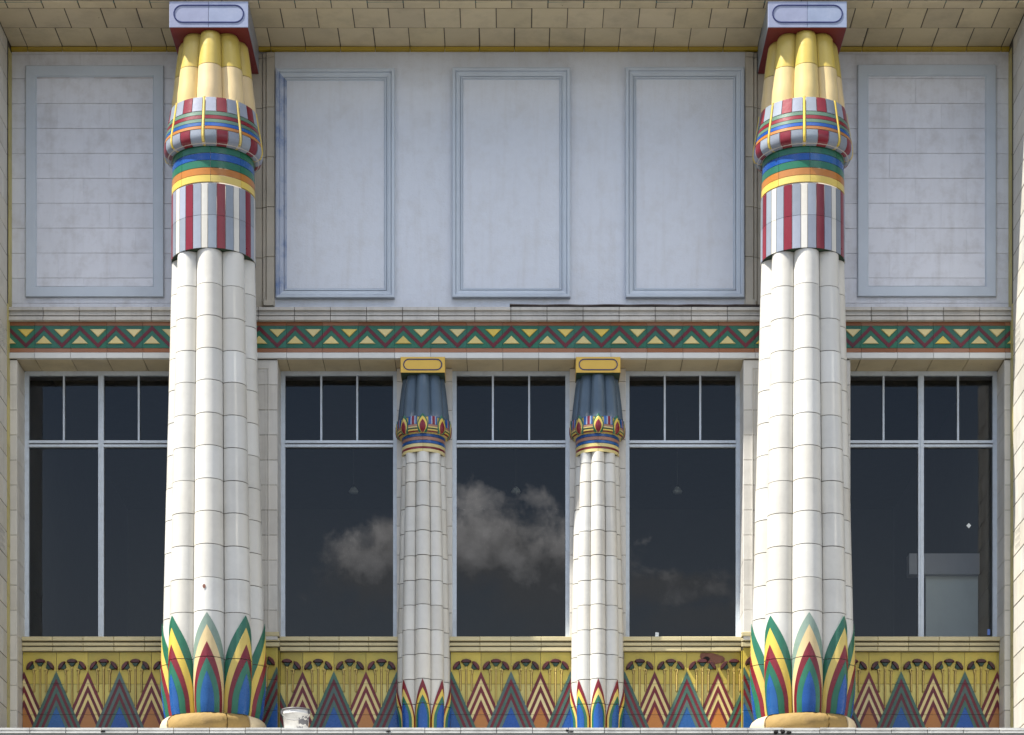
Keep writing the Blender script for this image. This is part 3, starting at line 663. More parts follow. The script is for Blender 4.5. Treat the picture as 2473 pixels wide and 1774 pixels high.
# ------------------------------------------------------------------ papyrus frieze
ZAP = PZ(1621, .28)                       # chevron tips
ZR1, ZR2 = PZ(1651.5, .28), PZ(1726, .28)  # horizontal joints
ZB = ZLED-.0
def papyrus(x0, x1, tips, lab, yf=.28, pitch=None, broken=None):
    """tips: list of (x, 'r'|'g'); clumps of three papyrus flowers stand between the tips"""
    t = thing('papyrus_frieze', lab, 'frieze', ((x0+x1)/2, yf, ZB), 'papyrus and chevron friezes under the windows')
    part('mortar', box(x0, x1, yf+.010, yf+.09, ZB, ZFT), PMORTAR, t)
    rows = [(ZB, ZR2), (ZR2, ZR1), (ZR1, ZFT-.001)]
    xs = sorted({x0, x1} | {x for x, _ in tips if x0+.02 < x < x1-.02})
    for a, c in zip(xs, xs[1:]):
        for i, (z0, z1) in enumerate(rows):
            part('tile', tile(a+.002, c-.002, z0+.002, z1-.002, yf+.08, yf+random.uniform(-.0015, .0015), AXF, .002), LOTUSY if i == 2 else LOTUSP, t)
    sl_ = .434; step = .0775
    def chev(x, kind):
        base = 'red chevrons' if kind == 'r' else 'green chevrons'
        cols = [REDM, CREAM, REDM, CREAM, REDM, ORANGE] if kind == 'r' else [GREENM, REDM, GREENM, REDM, GREENM, BLUE]
        w1 = yf-(.006 if kind == 'r' else .012)
        for i, m in enumerate(cols):
            top = ZAP-i*step; last = i == 5; M = Mesh(); yy = w1-(.003 if i % 2 == 0 else 0)
            for sg in (-1, 1):
                zb_ = ZB-.3
                if last: pl0 = [(x, top), (x+sg*sl_*(top-zb_), zb_), (x, zb_)]
                else: pl0 = [(x, top), (x+sg*sl_*(top-zb_), zb_), (x+sg*sl_*(top-step-zb_), zb_), (x, top-step)]
                for z0, z1 in rows:
                    pl = clip(pl0, x0+.001, x1-.001, z0+.002, z1-.002)
                    if len(pl) >= 3: extr(pl, yf+.002, yy, M=M)
            if M.v: part('core_triangle' if last else 'chevron', M, m, t)
    for x, kd in tips: chev(x, kd)
    cx_ = [(tips[i][0]+tips[i+1][0])/2 for i in range(len(tips)-1)]
    if tips[0][0] > x0+.12: cx_.insert(0, tips[0][0]-(pitch or .348)/2)
    if tips[-1][0] < x1-.12: cx_.append(tips[-1][0]+(pitch or .348)/2)
    ph = (pitch or .348)/.348
    s_ = sc(.28)
    for cxx in cx_:
        def flower(cx0, zc, ang):
            ca, sa = math.cos(ang), math.sin(ang)
            def T(p): return (cx0+p[0]*ca+p[1]*sa, zc-p[0]*sa+p[1]*ca)
            cap = [T(p) for p in [(-.060, -.004), (-.052, .012), (-.032, .024), (0, .030), (.032, .024), (.052, .012), (.060, -.004), (.047, -.012), (0, -.016), (-.047, -.012)]]
            cal = [T(p) for p in [(-.044, -.011), (.044, -.011), (.027, -.036), (.014, -.055), (-.014, -.055), (-.027, -.036)]]
            foot = [T(p) for p in [(-.013, -.054), (.013, -.054), (.008, -.085), (-.008, -.085)]]
            if min(p[0] for p in cap) < x0+.002 or max(p[0] for p in cap) > x1-.002:
                cap = clip(cap, x0+.002, x1-.002, ZB, ZFT); cal = clip(cal, x0+.002, x1-.002, ZB, ZFT); foot = clip(foot, x0+.002, x1-.002, ZB, ZFT)
                if len(cap) < 4: return
            f = part('papyrus_flower', extr(cap, yf, yf-.034, inset=.25), UMBER, t)
            if len(cal) > 2: part('calyx', extr(cal, yf, yf-.024, inset=.25), CALYX, f)
            if len(foot) > 2: part('stalk_top', extr(foot, yf, yf-.016, inset=.2), STEMY, f)
        def stalk(xa, zt_, zb2, bend=None):
            if xa < x0+.01 or xa > x1-.01: return
            pts = [(xa, zb2), (xa, zt_-.03)] + ([(bend[0], bend[1])] if bend else [(xa, zt_)])
            M = Mesh(); w = .012
            for (ax_, az), (bx_, bz) in zip(pts, pts[1:]):
                dx, dz = bx_-ax_, bz-az; l = math.hypot(dx, dz) or 1; nx, nz = -dz/l*w, dx/l*w
                q = [(ax_+nx, az+nz), (ax_-nx, az-nz), (bx_-nx, bz-nz), (bx_+nx, bz+nz)]
                q = clip(q, x0, x1, ZB, ZFT)
                if len(q) >= 3: extr(q, yf, yf-.004, M=M)  # wider dark strip under the rib: painted shadow edges
                nx, nz = nx*.5, nz*.5
                q = clip([(ax_+nx, az+nz), (ax_-nx, az-nz), (bx_-nx, bz-nz), (bx_+nx, bz+nz)], x0, x1, ZB, ZFT)
                if len(q) >= 3: extr(q, yf-.004, yf-.019, inset=.12, M=M, mi=1)
            if M.v: part('stalk', M, [STEMSHADE, STEMY], t)
        zc = PZ(1597.5, .28)
        flower(cxx, zc, 0); stalk(cxx, zc-.08, ZAP-(.174/sl_)*ph)
        for sg in (-1, 1):
            fx = cxx+sg*.125*ph; flower(fx+sg*-.012, zc-.045, sg*rad(52))
            sx = cxx+sg*.066*ph; stalk(sx, PZ(1622, .28), ZAP-((.174-.066)/sl_)*ph+.02, (fx-sg*.045, zc-.078))
    return t
P28 = lambda lst, Y=.28: [(PX(a, Y), b_) for a, b_ in lst]
def lotus_range(px0, px1, Y=.28): return PX(px0, Y), PX(px1, Y)
tl_ = P28([(58.3, 'r'), (136.3, 'g'), (212.6, 'r'), (289, 'g'), (366, 'r')])
papyrus(XWL['w1'][0]+.002, XWL['w1'][1]-.002, tl_, 'yellow frieze of papyrus flowers and chevrons under the left window')
papyrus(XWL['w2'][0]+.002, PX(960, .28), [(PX(731-76, .28), 'g')]+P28([(731, 'r'), (806.5, 'g'), (884, 'r'), (958.5, 'g')]), 'yellow papyrus frieze behind the bucket, left column to first small column')
papyrus(PX(1088, .28), PX(1379, .28), P28([(1090.3, 'g'), (1161.6, 'r'), (1234.2, 'g'), (1305.5, 'r'), (1378, 'g')]), 'yellow papyrus frieze between the two small columns', pitch=.328)
papyrus(PX(1507, .28), XWL['w4'][1]-.002, P28([(1508.6, 'g'), (1581, 'r'), (1658.5, 'g'), (1734, 'r'), (1811, 'g')]), 'broken sunlit papyrus frieze between second small column and right column', pitch=.34)
papyrus(XWL['w5'][0]+.002, XWL['w5'][1]-.002, P28([(2098.4-154, 'r'), (2021, 'g'), (2098.4, 'r'), (2176, 'g'), (2253.6, 'r'), (2329.8, 'g'), (2408, 'r')]), 'yellow frieze of papyrus flowers and chevrons under the right window')
for (a, c, lab, tips) in ((XWL['w1'][1]+.002, XWL['w2'][0]-.001, 'papyrus frieze on the projecting base of the pilaster behind the left column', [(XWL['w2'][0]-.01-.348*3, 'r'), (XWL['w2'][0]-.01-.348*2, 'g'), (XWL['w2'][0]-.01-.348, 'r'), (XWL['w2'][0]-.01, 'g')]),
                          (XWL['w4'][1]+.001, XWL['w5'][0]-.002, 'papyrus frieze on the projecting base of the pilaster behind the right column', [(XWL['w4'][1]+.01, 'g'), (XWL['w4'][1]+.01+.33, 'r'), (XWL['w4'][1]+.01+.66, 'g'), (XWL['w4'][1]+.01+.99, 'r')])):
    t = papyrus(a, c, tips, lab, yf=YPL)
    for X, sd in ((a, -1), (c, 1)):
        z0 = ZB
        for z0, z1 in ((ZB, ZR2), (ZR2, ZR1), (ZR1, ZFT-.001)):
            part('tile', tile(YPL+.002, .276, z0+.002, z1-.002, X-sd*.04, X, AXW, .002), LOTUSY, t)
# broken patch where the glazed face has come away
dm = thing('broken_tile_patch', 'jagged patch of exposed red clay above the papyrus flowers beside the right column', 'damage', (PX(1720, .28), .28, PZ(1600, .28)))
pp = [(1692, 1577), (1700, 1576), (1722, 1577), (1733, 1581), (1745, 1584), (1751, 1590), (1749, 1597), (1742, 1601), (1733, 1602), (1722, 1605), (1712, 1602), (1703, 1600), (1694, 1594), (1690, 1585)]
part('clay_body', extr([(PX(a, .28), PZ(b_, .28)) for a, b_ in pp], .28, .274, inset=.04), CLAY, dm)
hp = [(1698, 1589), (1704, 1585), (1711, 1586), (1715, 1591), (1711, 1596), (1703, 1597)]
part('hole', extr([(PX(a, .28), PZ(b_, .28)) for a, b_ in hp], .275, .272), BLACK, dm)  # black disc on the clay, the hole's dark painted on

# ------------------------------------------------------------------ ledge
lg = thing('ledge', 'long pale stone ledge in front of the recess, carrying columns and bucket', 'ledge', (0, -1.2, ZLED))
part('slab', box(-7.6, 7.6, -1.16, .40, ZLED-.16, ZLED-.004), PARAP, lg)
x = PX(72, -1.2)-.372*6
while x < 7.4:
    M = Mesh(); g = .004
    yf = -1.2+random.uniform(-.003, .003); dz = random.uniform(-.004, .004)
    box(x+g, x+.372-g, yf, -.85, ZLED-.022+dz, ZLED+dz*.3, M); box(x+g, x+.372-g, yf+.012, -.85, ZLED-.040, ZLED-.0221+dz, M); box(x+g, x+.372-g, yf-.004, -.85, ZLED-.055, ZLED-.0401, M)
    part('coping_stone', M, COPING, lg); x += .372
for k in range(40): part('floor_slab', tile(-7.5+k*.38, -7.5+(k+1)*.38-.006, -.845, .27, ZLED-.02, ZLED-.0005, AXS, .003), PARAP, lg)
pw = thing('parapet_wall', 'grey rendered wall face under the pale ledge at the bottom edge', 'wall', (0, -1.1, 0))
part('render', box(-7.6, 7.6, -1.175, -1.0, 0, ZLED-.162), PARAP, pw); part('drip_band', box(-7.6, 7.6, -1.185, -1.165, ZLED-.16, ZLED-.056), PARAP, pw)

# ------------------------------------------------------------------ columns
LR, LC = .30, .70
def lob(delta, lobed=1.0):
    v = LC*math.cos(delta)+math.sqrt(max(0, LR*LR-(LC*math.sin(delta))**2))
    return 1-(1-v)*lobed
def column(CX, CY, spec):
    """a clustered column; spec gives heights relative to z=0 world via lambdas"""
    tabR = spec['R']; t = spec['thing']
    def S(k, lobed=1.0):
        base = rad(45*k)
        def f(dl, z, off):
            r = interp(tabR, z)*lob(dl, lobed)+off
            a = base+dl
            return (CX+r*math.sin(a), CY-r*math.cos(a), z)
        return f
    H = rad(22.5)
    ks = range(-3, 4)
    lobes = lambda n: [H*math.sin(PI/2*q)*.0+H*q for q in lin(-1, 1, n)]
    # dark mortar core just behind the blocks
    for k in ks:
        pass
    zs = spec['seams']
    M = Mesh()
    for k in ks:
        f = S(k); patch(lambda u, v, o: f(u, v, o-.010), lobes(9), sorted(set([zs[0]-.0]+list(zs)+[zs[-1]])), .02, M)
    part('joint_core', M, MORTAR, t)
    for (z0, z1) in zip(zs, zs[1:]):
        n = max(2, int((z1-z0)/.12)+1)
        for k in ks:
            f = S(k); g = random.uniform(.0028, .0048); ga = random.uniform(.0022, .0045)/interp(tabR, z0)/.85; jo = random.uniform(-.0015, .0015)
            us = [q*(H-ga) for q in lin(-1, 1, 11)]
            part('shaft_block', patch(lambda u, v, o: f(u, v, o+jo), us, lin(z0+g, z1-g, n), .018), WHITE, t)
    # petals, layered
    zs0, zsm = zs[0], spec['petal_seam']
    for k in ks:
        f = S(k)
        pet = None
        for li, (tip, W_, Ln, m) in enumerate(spec['petals']):
            M = Mesh(); off0 = .003+.0028*li
            def w(z): 
                q = min(1, max(0, (tip-z)/Ln)); return W_*(1-(1-q)**1.75)
            def g(u, v, o):
                ww = w(v)*H*.985
                return f(u*ww, v, off0+.010*(1-abs(u*ww)/H)+o)
            segs = [(zs0+.002, min(zsm-.004, tip))]
            if tip > zsm+.004: segs.append((zsm+.004, tip-.001))
            for a, c in segs:
                if c-a > .01:
                    n = max(6, int((c-a)/.022)); vv = [c-(c-a)*((1-q)**1.5) for q in lin(0, 1, n)]
                    patch(g, lin(-1, 1, 15), vv, .004, M)
            if k == 0 and spec.get('paler') and li < 2: m = (SAGE, PEACHP)[li]  # front petal has its two outer layers in paler glazes
            if pet is None: pet = part('petal', M, m, t)
            else: part('petal_layer', M, m, pet)
    return S
def ringpiece(CX, CY, prof, a0, a1, n, th=.02):
    """piece of a turned band: prof [(r,z)...] bottom to top"""
    k = len(prof); M = Mesh(); A = lin(a0, a1, n)
    def pt(a, r, z): return (CX+r*math.sin(a), CY-r*math.cos(a), z)
    M.add([pt(a, r, z) for a in A for r, z in prof], [(i*k+j, i*k+j+1, (i+1)*k+j+1, (i+1)*k+j) for i in range(n-1) for j in range(k-1)], True)
    rim = [(a, *prof[0]) for a in A]+[(A[-1], *p) for p in prof[1:]]+[(a, *prof[-1]) for a in A[-2::-1]]+[(A[0], *p) for p in prof[-2:0:-1]]
    m_ = len(rim); M.add([pt(*q) for q in rim]+[pt(a, r-th, z) for a, r, z in rim], [(i, i+m_, (i+1) % m_+m_, (i+1) % m_) for i in range(m_)])
    return M
def cartouche(cx, cz, w, h, th, yf, m, par, out=.005):
    """raised rounded outline"""
    def loop(d):
        r = h/2-d; L_ = w/2-h/2; pts = []
        for q in lin(-90, 90, 10): pts.append((cx+L_+r*math.cos(rad(q)), cz+r*math.sin(rad(q))))
        for q in lin(90, 270, 10): pts.append((cx-L_+r*math.cos(rad(q)), cz+r*math.sin(rad(q))))
        return pts
    a, b_ = loop(0), loop(th); n = len(a); M = Mesh()
    v = [(p[0], yf, p[1]) for p in a]+[(p[0], yf-out, p[1]) for p in a]+[(p[0], yf-out, p[1]) for p in b_]+[(p[0], yf, p[1]) for p in b_]
    f = []
    for i in range(n):
        j = (i+1) % n
        for q in range(3): f.append((q*n+i, q*n+j, (q+1)*n+j, (q+1)*n+i))
    return part('cartouche_outline', M.add(v, f), m, par)

# ---- big columns
BX, BY = -3.174, -.55
def big_column(CX, first):
    t = thing('big_column', '', 'column', (CX, BY, ZLED), 'tall papyrus columns in front of the recess')
    def ZF(y, R=.45): return PZ(y, BY-R)
    zbase = ZF(1719, .50)
    R = [(ZLED-.5, .485), (zbase, .490), (ZF(1700, .5), .508), (ZF(1650, .53), .532), (ZF(1590, .54), .543), (ZF(1450, .53), .533), (ZF(1250, .51), .512), (ZF(1100, .5), .496), (ZF(850, .47), .468), (ZF(650, .45), .447), (ZF(598), .441)]
    seam = [zbase, ZF(1585, .54)]
    for y in (1474, 1393.5, 1312.5, 1232, 1153, 1072.5, 993, 913, 835, 756, 677): seam.append(ZF(y, .5))
    seam.append(ZF(600, .44)+.01)
    Z = lambda y: ZF(y, .53)
    pet = [(Z(1478), 1.0, Z(1478)-Z(1600), GREEN), (Z(1508), 1.0, Z(1508)-Z(1668), YEL), (Z(1549), .84, Z(1549)-Z(1690), RED), (Z(1588), .66, Z(1588)-Z(1690), GREEN), (Z(1620), .36, Z(1620)-Z(1690), BLUE)]
    column(CX, BY, dict(R=R, thing=t, seams=seam, petals=pet, petal_seam=ZF(1585, .54), paler=True))
    # base disc of four stones
    zt = zbase+.004; h = zt-ZLED
    prof = [(.535, ZLED), (.560, ZLED+h*.18), (.570, ZLED+h*.42), (.562, ZLED+h*.65), (.545, ZLED+h*.83), (.515, ZLED+h*.95), (.47, zt)]
    cuts = [(-180, -104, DISC), (-104, -52, DISC), (-52, 22, DISCW), (22, 50, DISCW if first else DISC), (50, 110, DISC), (110, 180, DISC)]
    for a, c, m in cuts:
        M = ringpiece(CX, BY, prof, rad(a+.5), rad(c-.5), max(6, int((c-a)/4)), .05)
        if m is DISCW:
            for i, v in enumerate(M.v):
                s_ = random.uniform(.965, 1.0); M.v[i] = (CX+(v[0]-CX)*s_, BY+(v[1]-BY)*s_, v[2])
        part('base_stone', M, m, t, 'worn ochre base stone with broken surface' if m is DISCW else None)
    part('base_core', lathe([(.0, ZLED), (.50, ZLED), (.50, zt-.01), (0, zt-.01)], CX, BY, 0, 2*PI, 25), MORTAR, t)
    RO = -5
    # striped drum
    z0, zm, z1 = ZF(597, .444), ZF(518, .444), ZF(441, .44)
    part('drum_core', lathe([(.43, z0+.006), (.438, z0+.006), (.436, z1), (.428, z1+.004), (.424, ZF(349)), (0, ZF(349))], CX, BY, 0, 2*PI, 49), PALEM, t)
    part('drum_underside', lathe([(0, z0+.004), (.437, z0+.004), (.437, z0+.0055), (0, z0+.0058)], CX, BY, 0, 2*PI, 49), DARKGREEN, t)
    pat = [(-4.5, 4.5, WHITE), (4.5, 16.5, GREY), (16.5, 28.5, RED), (28.5, 40.5, GREY)]
    for k in range(-3, 4):
        for a, c, m in pat:
            for (za, zb_) in ((z0, zm-.002), (zm+.002, z1-.002)):
                ra, rb_ = .447-.004*(za-z0)/(z1-z0), .447-.004*(zb_-z0)/(z1-z0)
                part('stave', ringpiece(CX, BY, [(ra, za), (rb_, zb_)], rad(RO+45*k+a+.42), rad(RO+45*k+c-.42), 5, .010), m, t)
    # five neck rings
    zr = [(437.5, 421.5, YEL), (420, 404, ORANGE), (402.5, 386, GREEN), (384.5, 368, BLUE), (366.5, 346, GREEN)]
    for (yb, yt, m) in zr:
        for k in range(-3, 4):
            r = .440-(437-yb)*.00012
            part('neck_band', ringpiece(CX, BY, [(r, ZF(yb, .44)), (r, ZF(yt, .44))], rad(3+45*k+.25), rad(3+45*k+44.75), 9, .012), m, t)
    # collar: profile
    T = [(ZF(352, .43), .425), (ZF(350, .46)-.0, .455), (ZF(346, .49), .485), (ZF(338, .51), .508), (ZF(325, .53), .524), (ZF(308, .52), .519), (ZF(285, .5), .500), (ZF(266, .49), .484), (ZF(232, .47), .458)]
    T = sorted(T)
    def cp(za, zb_): return [(interp(T, z), z) for z in lin(za, zb_, max(2, int(abs(zb_-za)/.022)+1))]
    def CZ(y):        # height of collar points seen at photo row y on the front
        lo, hi = ZF(360, .45), ZF(225, .45)
        for _ in range(40):
            mid = (lo+hi)/2
            yy = 2807-(mid-EYE)/sc(BY-interp(T, mid))
            if yy > y: lo = mid
            else: hi = mid
        return (lo+hi)/2
    zc0, zc1, zc2, zc3 = T[0][0], CZ(311), CZ(266.5), T[-1][0]
    part('collar_core', lathe([(0, zc0+.01)]+[(r-.010, z) for r, z in cp(zc0+.01, zc3-.004)]+[(0, zc3-.004)], CX, BY, 0, 2*PI, 49), PALEM, t)
    bands = [(309.5, 303, ORANGE), (302, 294.5, BLUE), (293.5, 286, GREENC), (285, 277, RED), (276, 268, GREENC)]
    for k in range(-3, 4):
        a0 = RO+45*k
        for q, m in enumerate((GREY, RED, GREY)):
            aa, cc = a0+1.9+q*13.75, a0+1.9+(q+1)*13.75
            part('collar_stave', ringpiece(CX, BY, cp(zc0, zc1-.001), rad(aa+.45), rad(cc-.45), 6, .012), m, t)
            part('collar_stave', ringpiece(CX, BY, cp(zc2+.001, zc3), rad(aa+.45), rad(cc-.45), 6, .012), m, t)
        for yb, yt, m in bands:
            part('collar_band', ringpiece(CX, BY, cp(CZ(yb), CZ(yt)), rad(a0+2.1), rad(a0+42.9), 10, .012), m, t)
        # raised yellow rib
        pr = cp(zc0+.004, zc3+.006)
        M = Mesh(); nn = 7
        for j in range(len(pr)-1):
            for i in range(nn-1):
                q = []
                for (jj, ii) in ((j, i), (j, i+1), (j+1, i+1), (j+1, i)):
                    ph = PI*ii/(nn-1); r = pr[jj][0]+.012*math.sin(ph)-.003; a = rad(a0)+(.0135*-math.cos(ph))/.48
                    q.append((CX+r*math.sin(a), BY-r*math.cos(a), pr[jj][1]))
                M.add(q, [(0, 1, 2, 3)], True)
        part('rib', M, YEL, t)
    # stems of the closed papyrus bud
    YA = YF-.0                                     # abacus front
    zab = PZ(66, YA); zat = ZS+.03
    TS = [(zc3-.05, .452), (zc3+.12, .446), (ZF(190, .43), .432), (ZF(150, .42), .414), (ZF(110, .4), .392), (ZF(85, .38), .374), (zab-.03, .366), (zab+.01, .34)]
    zsm = ZF(150, .415)
    def SS(k):
        base = rad(45*k)
        def f(dl, z, off):
            r = interp(TS, z)*(.70*math.cos(dl)+math.sqrt(max(0, .09-(.70*math.sin(dl))**2)))+off; a = base+dl
            return (CX+r*math.sin(a), BY-r*math.cos(a), z)
        return f
    Mc = Mesh()
    for k in range(-3, 4):
        f = SS(k); patch(lambda u, v, o: f(u, v, o-.010), [rad(22.5)*q for q in lin(-1, 1, 9)], lin(zc3-.04, zab, 8), .02, Mc)
    part('joint_core', Mc, MORTAR, t)
    for k in range(-3, 4):
        f = SS(k); us = [q*(rad(22.5)-.004) for q in lin(-1, 1, 11)]
        part('stem', patch(f, us, lin(zc3-.03, zsm-.003, 6), .018), PEACH, t)
        vv = lin(zsm+.003, zab-.035, 6)+lin(zab-.028, zab+.005, 3)
        part('stem', patch(f, us, vv, .018), YSTEM, t)
    # abacus
    hw = .413
    M = Mesh(); y0, y1 = YA, YB+.0
    ab = part('abacus', box(CX-hw, CX+hw, y0+.012, y1, zab+.004, zat, M), GREY, t)
    part('abacus_underside', box(CX-hw+.004, CX+hw-.004, y0+.006, y1, zab, zab+.0038), MAROON, ab)
    for sg in (-1, 1):
        a, c = (CX-hw, CX-.001) if sg < 0 else (CX+.001, CX+hw)
        part('face_tile', tile(a, c, zab+.002, ZS-.002, y0+.03, y0, AXF, .004), GREYL, ab)
    cartouche(CX, (zab+ZS)/2+.005, .74, .19, .012, y0, NAVY, ab)
    part('capital_core', lathe([(0, zc3-.03), (.30, zc3-.03), (.26, zab), (0, zab)], CX, BY, 0, 2*PI, 17), MORTAR, t)
    return t
bc = big_column(BX, True)
bc['label'] = 'tall white clustered column with painted papyrus capital beside the left bay'
b2 = copy_tree(bc); b2.location.x = 3.092
b2['label'] = 'tall white clustered column with painted papyrus capital beside the right bay'

# ---- small columns
def small_column(CX):
    CY = .225; t = thing('small_column', '', 'column', (CX, CY, ZLED), 'small blue capped columns between the windows')
    def ZF(y, R=.25): return PZ(y, CY-R)
    R = [(ZLED, .262), (ZF(1740, .27), .268), (ZF(1690, .28), .281), (ZF(1640, .29), .287), (ZF(1520, .28), .284), (ZF(1300, .26), .263), (ZF(1095, .24), .240)]
    seam = [ZLED]
    for y in (1698, 1638, 1578, 1518, 1458, 1398, 1338, 1278, 1218, 1158, 1112): seam.append(ZF(y, .27))
    seam.append(ZF(1090, .24)+.01)
    Z = lambda y: ZF(y, .285)
    pet = [(Z(1638), 1.0, Z(1638)-Z(1740), RED), (Z(1660), .90, Z(1660)-Z(1735), YEL), (Z(1677), .74, Z(1677)-Z(1735), GREEN), (Z(1693), .50, Z(1693)-Z(1730), BLUE)]
    column(CX, CY, dict(R=R, thing=t, seams=seam, petals=pet, petal_seam=ZF(1698, .27)))
    # neck
    part('neck_core', lathe([(.0, ZF(1088, .24)), (.232, ZF(1088, .24)), (.228, ZF(1045)), (0, ZF(1045))], CX, CY, 0, 2*PI, 33), MORTAR, t)
    for (yb, yt, m) in ((1089, 1082, CREAM), (1081.5, 1077, RED), (1076.5, 1069, CREAM), (1068, 1061.5, BLUE), (1060.5, 1053, BROWNP), (1052, 1044, BLUE)):
        for k in (-1, 0):
            part('neck_band', ringpiece(CX, CY, [(.2385, ZF(yb, .24)), (.2385, ZF(yt, .24))], rad(180*k+.3), rad(180*k+179.7), 31, .012), m, t)
    # bud: profile
    zt = PZ(900, -.02)
    T = sorted([(ZF(1046, .235), .235), (ZF(1044, .26), .262), (ZF(1038, .28), .282), (ZF(1027, .29), .291), (ZF(1010, .29), .289), (ZF(980, .28), .276), (ZF(950, .26), .260), (ZF(920, .25), .243), (zt, .228)])
    def prof(a_, b_): return [(interp(T, z), z) for z in lin(a_, b_, max(2, int(abs(b_-a_)/.016)+1))]
    z0 = T[0][0]; zl = ZF(1004, .285)
    def cp(z): return interp(T, z)
    part('bud_core', lathe([(0, z0+.004)]+[(r-.008, z) for r, z in prof(z0+.004, zl)]+[(0, zl)], CX, CY, 0, 2*PI, 33), YEL, t)
    def lobz(z):
        return min(1, max(0, (z-zl+.05)/.10))
    for k in range(-3, 4):
        base = rad(45*k)
        def f(dl, z, off):
            r = cp(z)*(1-(1-(.70*math.cos(dl)+math.sqrt(max(0, .09-(.70*math.sin(dl))**2))))*lobz(z))+off; a = base+dl
            return (CX+r*math.sin(a), CY-r*math.cos(a), z)
        part('stem', patch(f, [q*rad(22.5) for q in lin(-1, 1, 13)], lin(zl-.001, zt+.002, 10), .03), SLATE, t)
        # leaf at the foot of the stem: green, yellow and red layers
        lf = None
        for li, (tip, Wd, m) in enumerate(((ZF(997, .285), .50, GREEN), (ZF(1004, .285), .40, YEL), (ZF(1012, .29), .27, RED))):
            M = Mesh(); zb_ = z0+.003; Ln = tip-zb_; off0 = .004+.004*li
            def w(z):
                q = (tip-z)/Ln; return Wd*(math.sin(PI*min(1, q*.93))**.8 if li else math.sin(PI*min(1, q*.75))**.8)+.015
            def g(u, v, o): return f(u*w(v)*rad(22.5), v, off0+.006*(1-abs(u))+o)
            patch(g, [-1, -.5, 0, .5, 1], lin(zb_, tip, 12), .006, M)
            if lf is None: lf = part('leaf', M, m, t)
            else: part('leaf_layer', M, m, lf)
        # striped block and bands between the leaves
        a0, a1 = rad(45*k+12.5), rad(45*k+32.5); za, zb2 = ZF(1022.5, .29), ZF(1003, .285)
        for q, m in enumerate((BLUE, BLUE, GREYL, RED, RED, GREYL, BLUE)):
            aa = a0+(a1-a0)*q/7; part('stripe', ringpiece(CX, CY, [(r+.004, z) for r, z in prof(za, zb2)], aa, aa+(a1-a0)/7, 2, .01), m, t)
        for yb, yt, m in ((1046, 1042, YEL), (1041.5, 1038.5, RED), (1038, 1034.5, YEL), (1034, 1031.5, CALYX), (1031, 1028, CREAM), (1027.5, 1023, BROWNP)):
            def zz2(y):
                lo, hi = ZF(1050, .25), ZF(1000, .25)
                for _ in range(30):
                    mid = (lo+hi)/2
                    if 2807-(mid-EYE)/sc(CY-cp(mid)) > y: lo = mid
                    else: hi = mid
                return lo
            zA, zB_ = zz2(yb), zz2(yt)
            if zB_-zA > .002: part('bud_band', ringpiece(CX, CY, [(r+.002, z) for r, z in prof(zA, zB_)], rad(45*k+7), rad(45*k+38), 6, .008), m, t)
    # abacus
    hw = .241; y0 = -.034
    ab = part('abacus', box(CX-hw, CX+hw, y0+.004, YP+.002, zt, ZLIN-.0015), OCHRE, t)
    part('abacus_underside', box(CX-hw+.002, CX+hw-.002, y0+.008, YP-.001, zt-.003, zt-.0004), DARKGREEN, ab)
    part('face_tile', tile(CX-hw, CX+hw, zt, ZLIN+.010, y0+.004, y0, AXF, .003), OCHRE, ab)
    cartouche(CX, (zt+ZLIN)/2+.006, .425, .125, .011, y0, NAVY, ab, .004)
    return t
s1 = small_column(PX(1021, -.02)); s1['label'] = 'small column with slate blue bud capital, on the left column side'
s2 = copy_tree(s1); s2.location.x = PX(1444.6, -.02); s2['label'] = 'small partly sunlit column with slate blue bud capital, on the right column side'
# hole drilled in the left column
hz = PZ(1415, BY-.53); ax0 = rad(-3)
hm = Mesh(); r = interp([(0, .53)], 0)
n = 12
cxh, czh = PX(493, BY-.53), hz
rr = .0
hm.add([(cxh+.017*math.cos(2*PI*i/n), BY-.5345+abs(cxh+.017*math.cos(2*PI*i/n)-BX)*.02, czh+.022*math.sin(2*PI*i/n)) for i in range(n)], [tuple(range(n))])
part('drill_hole', hm, CLAY, bc, 'small brown chipped hole low on the front shaft')

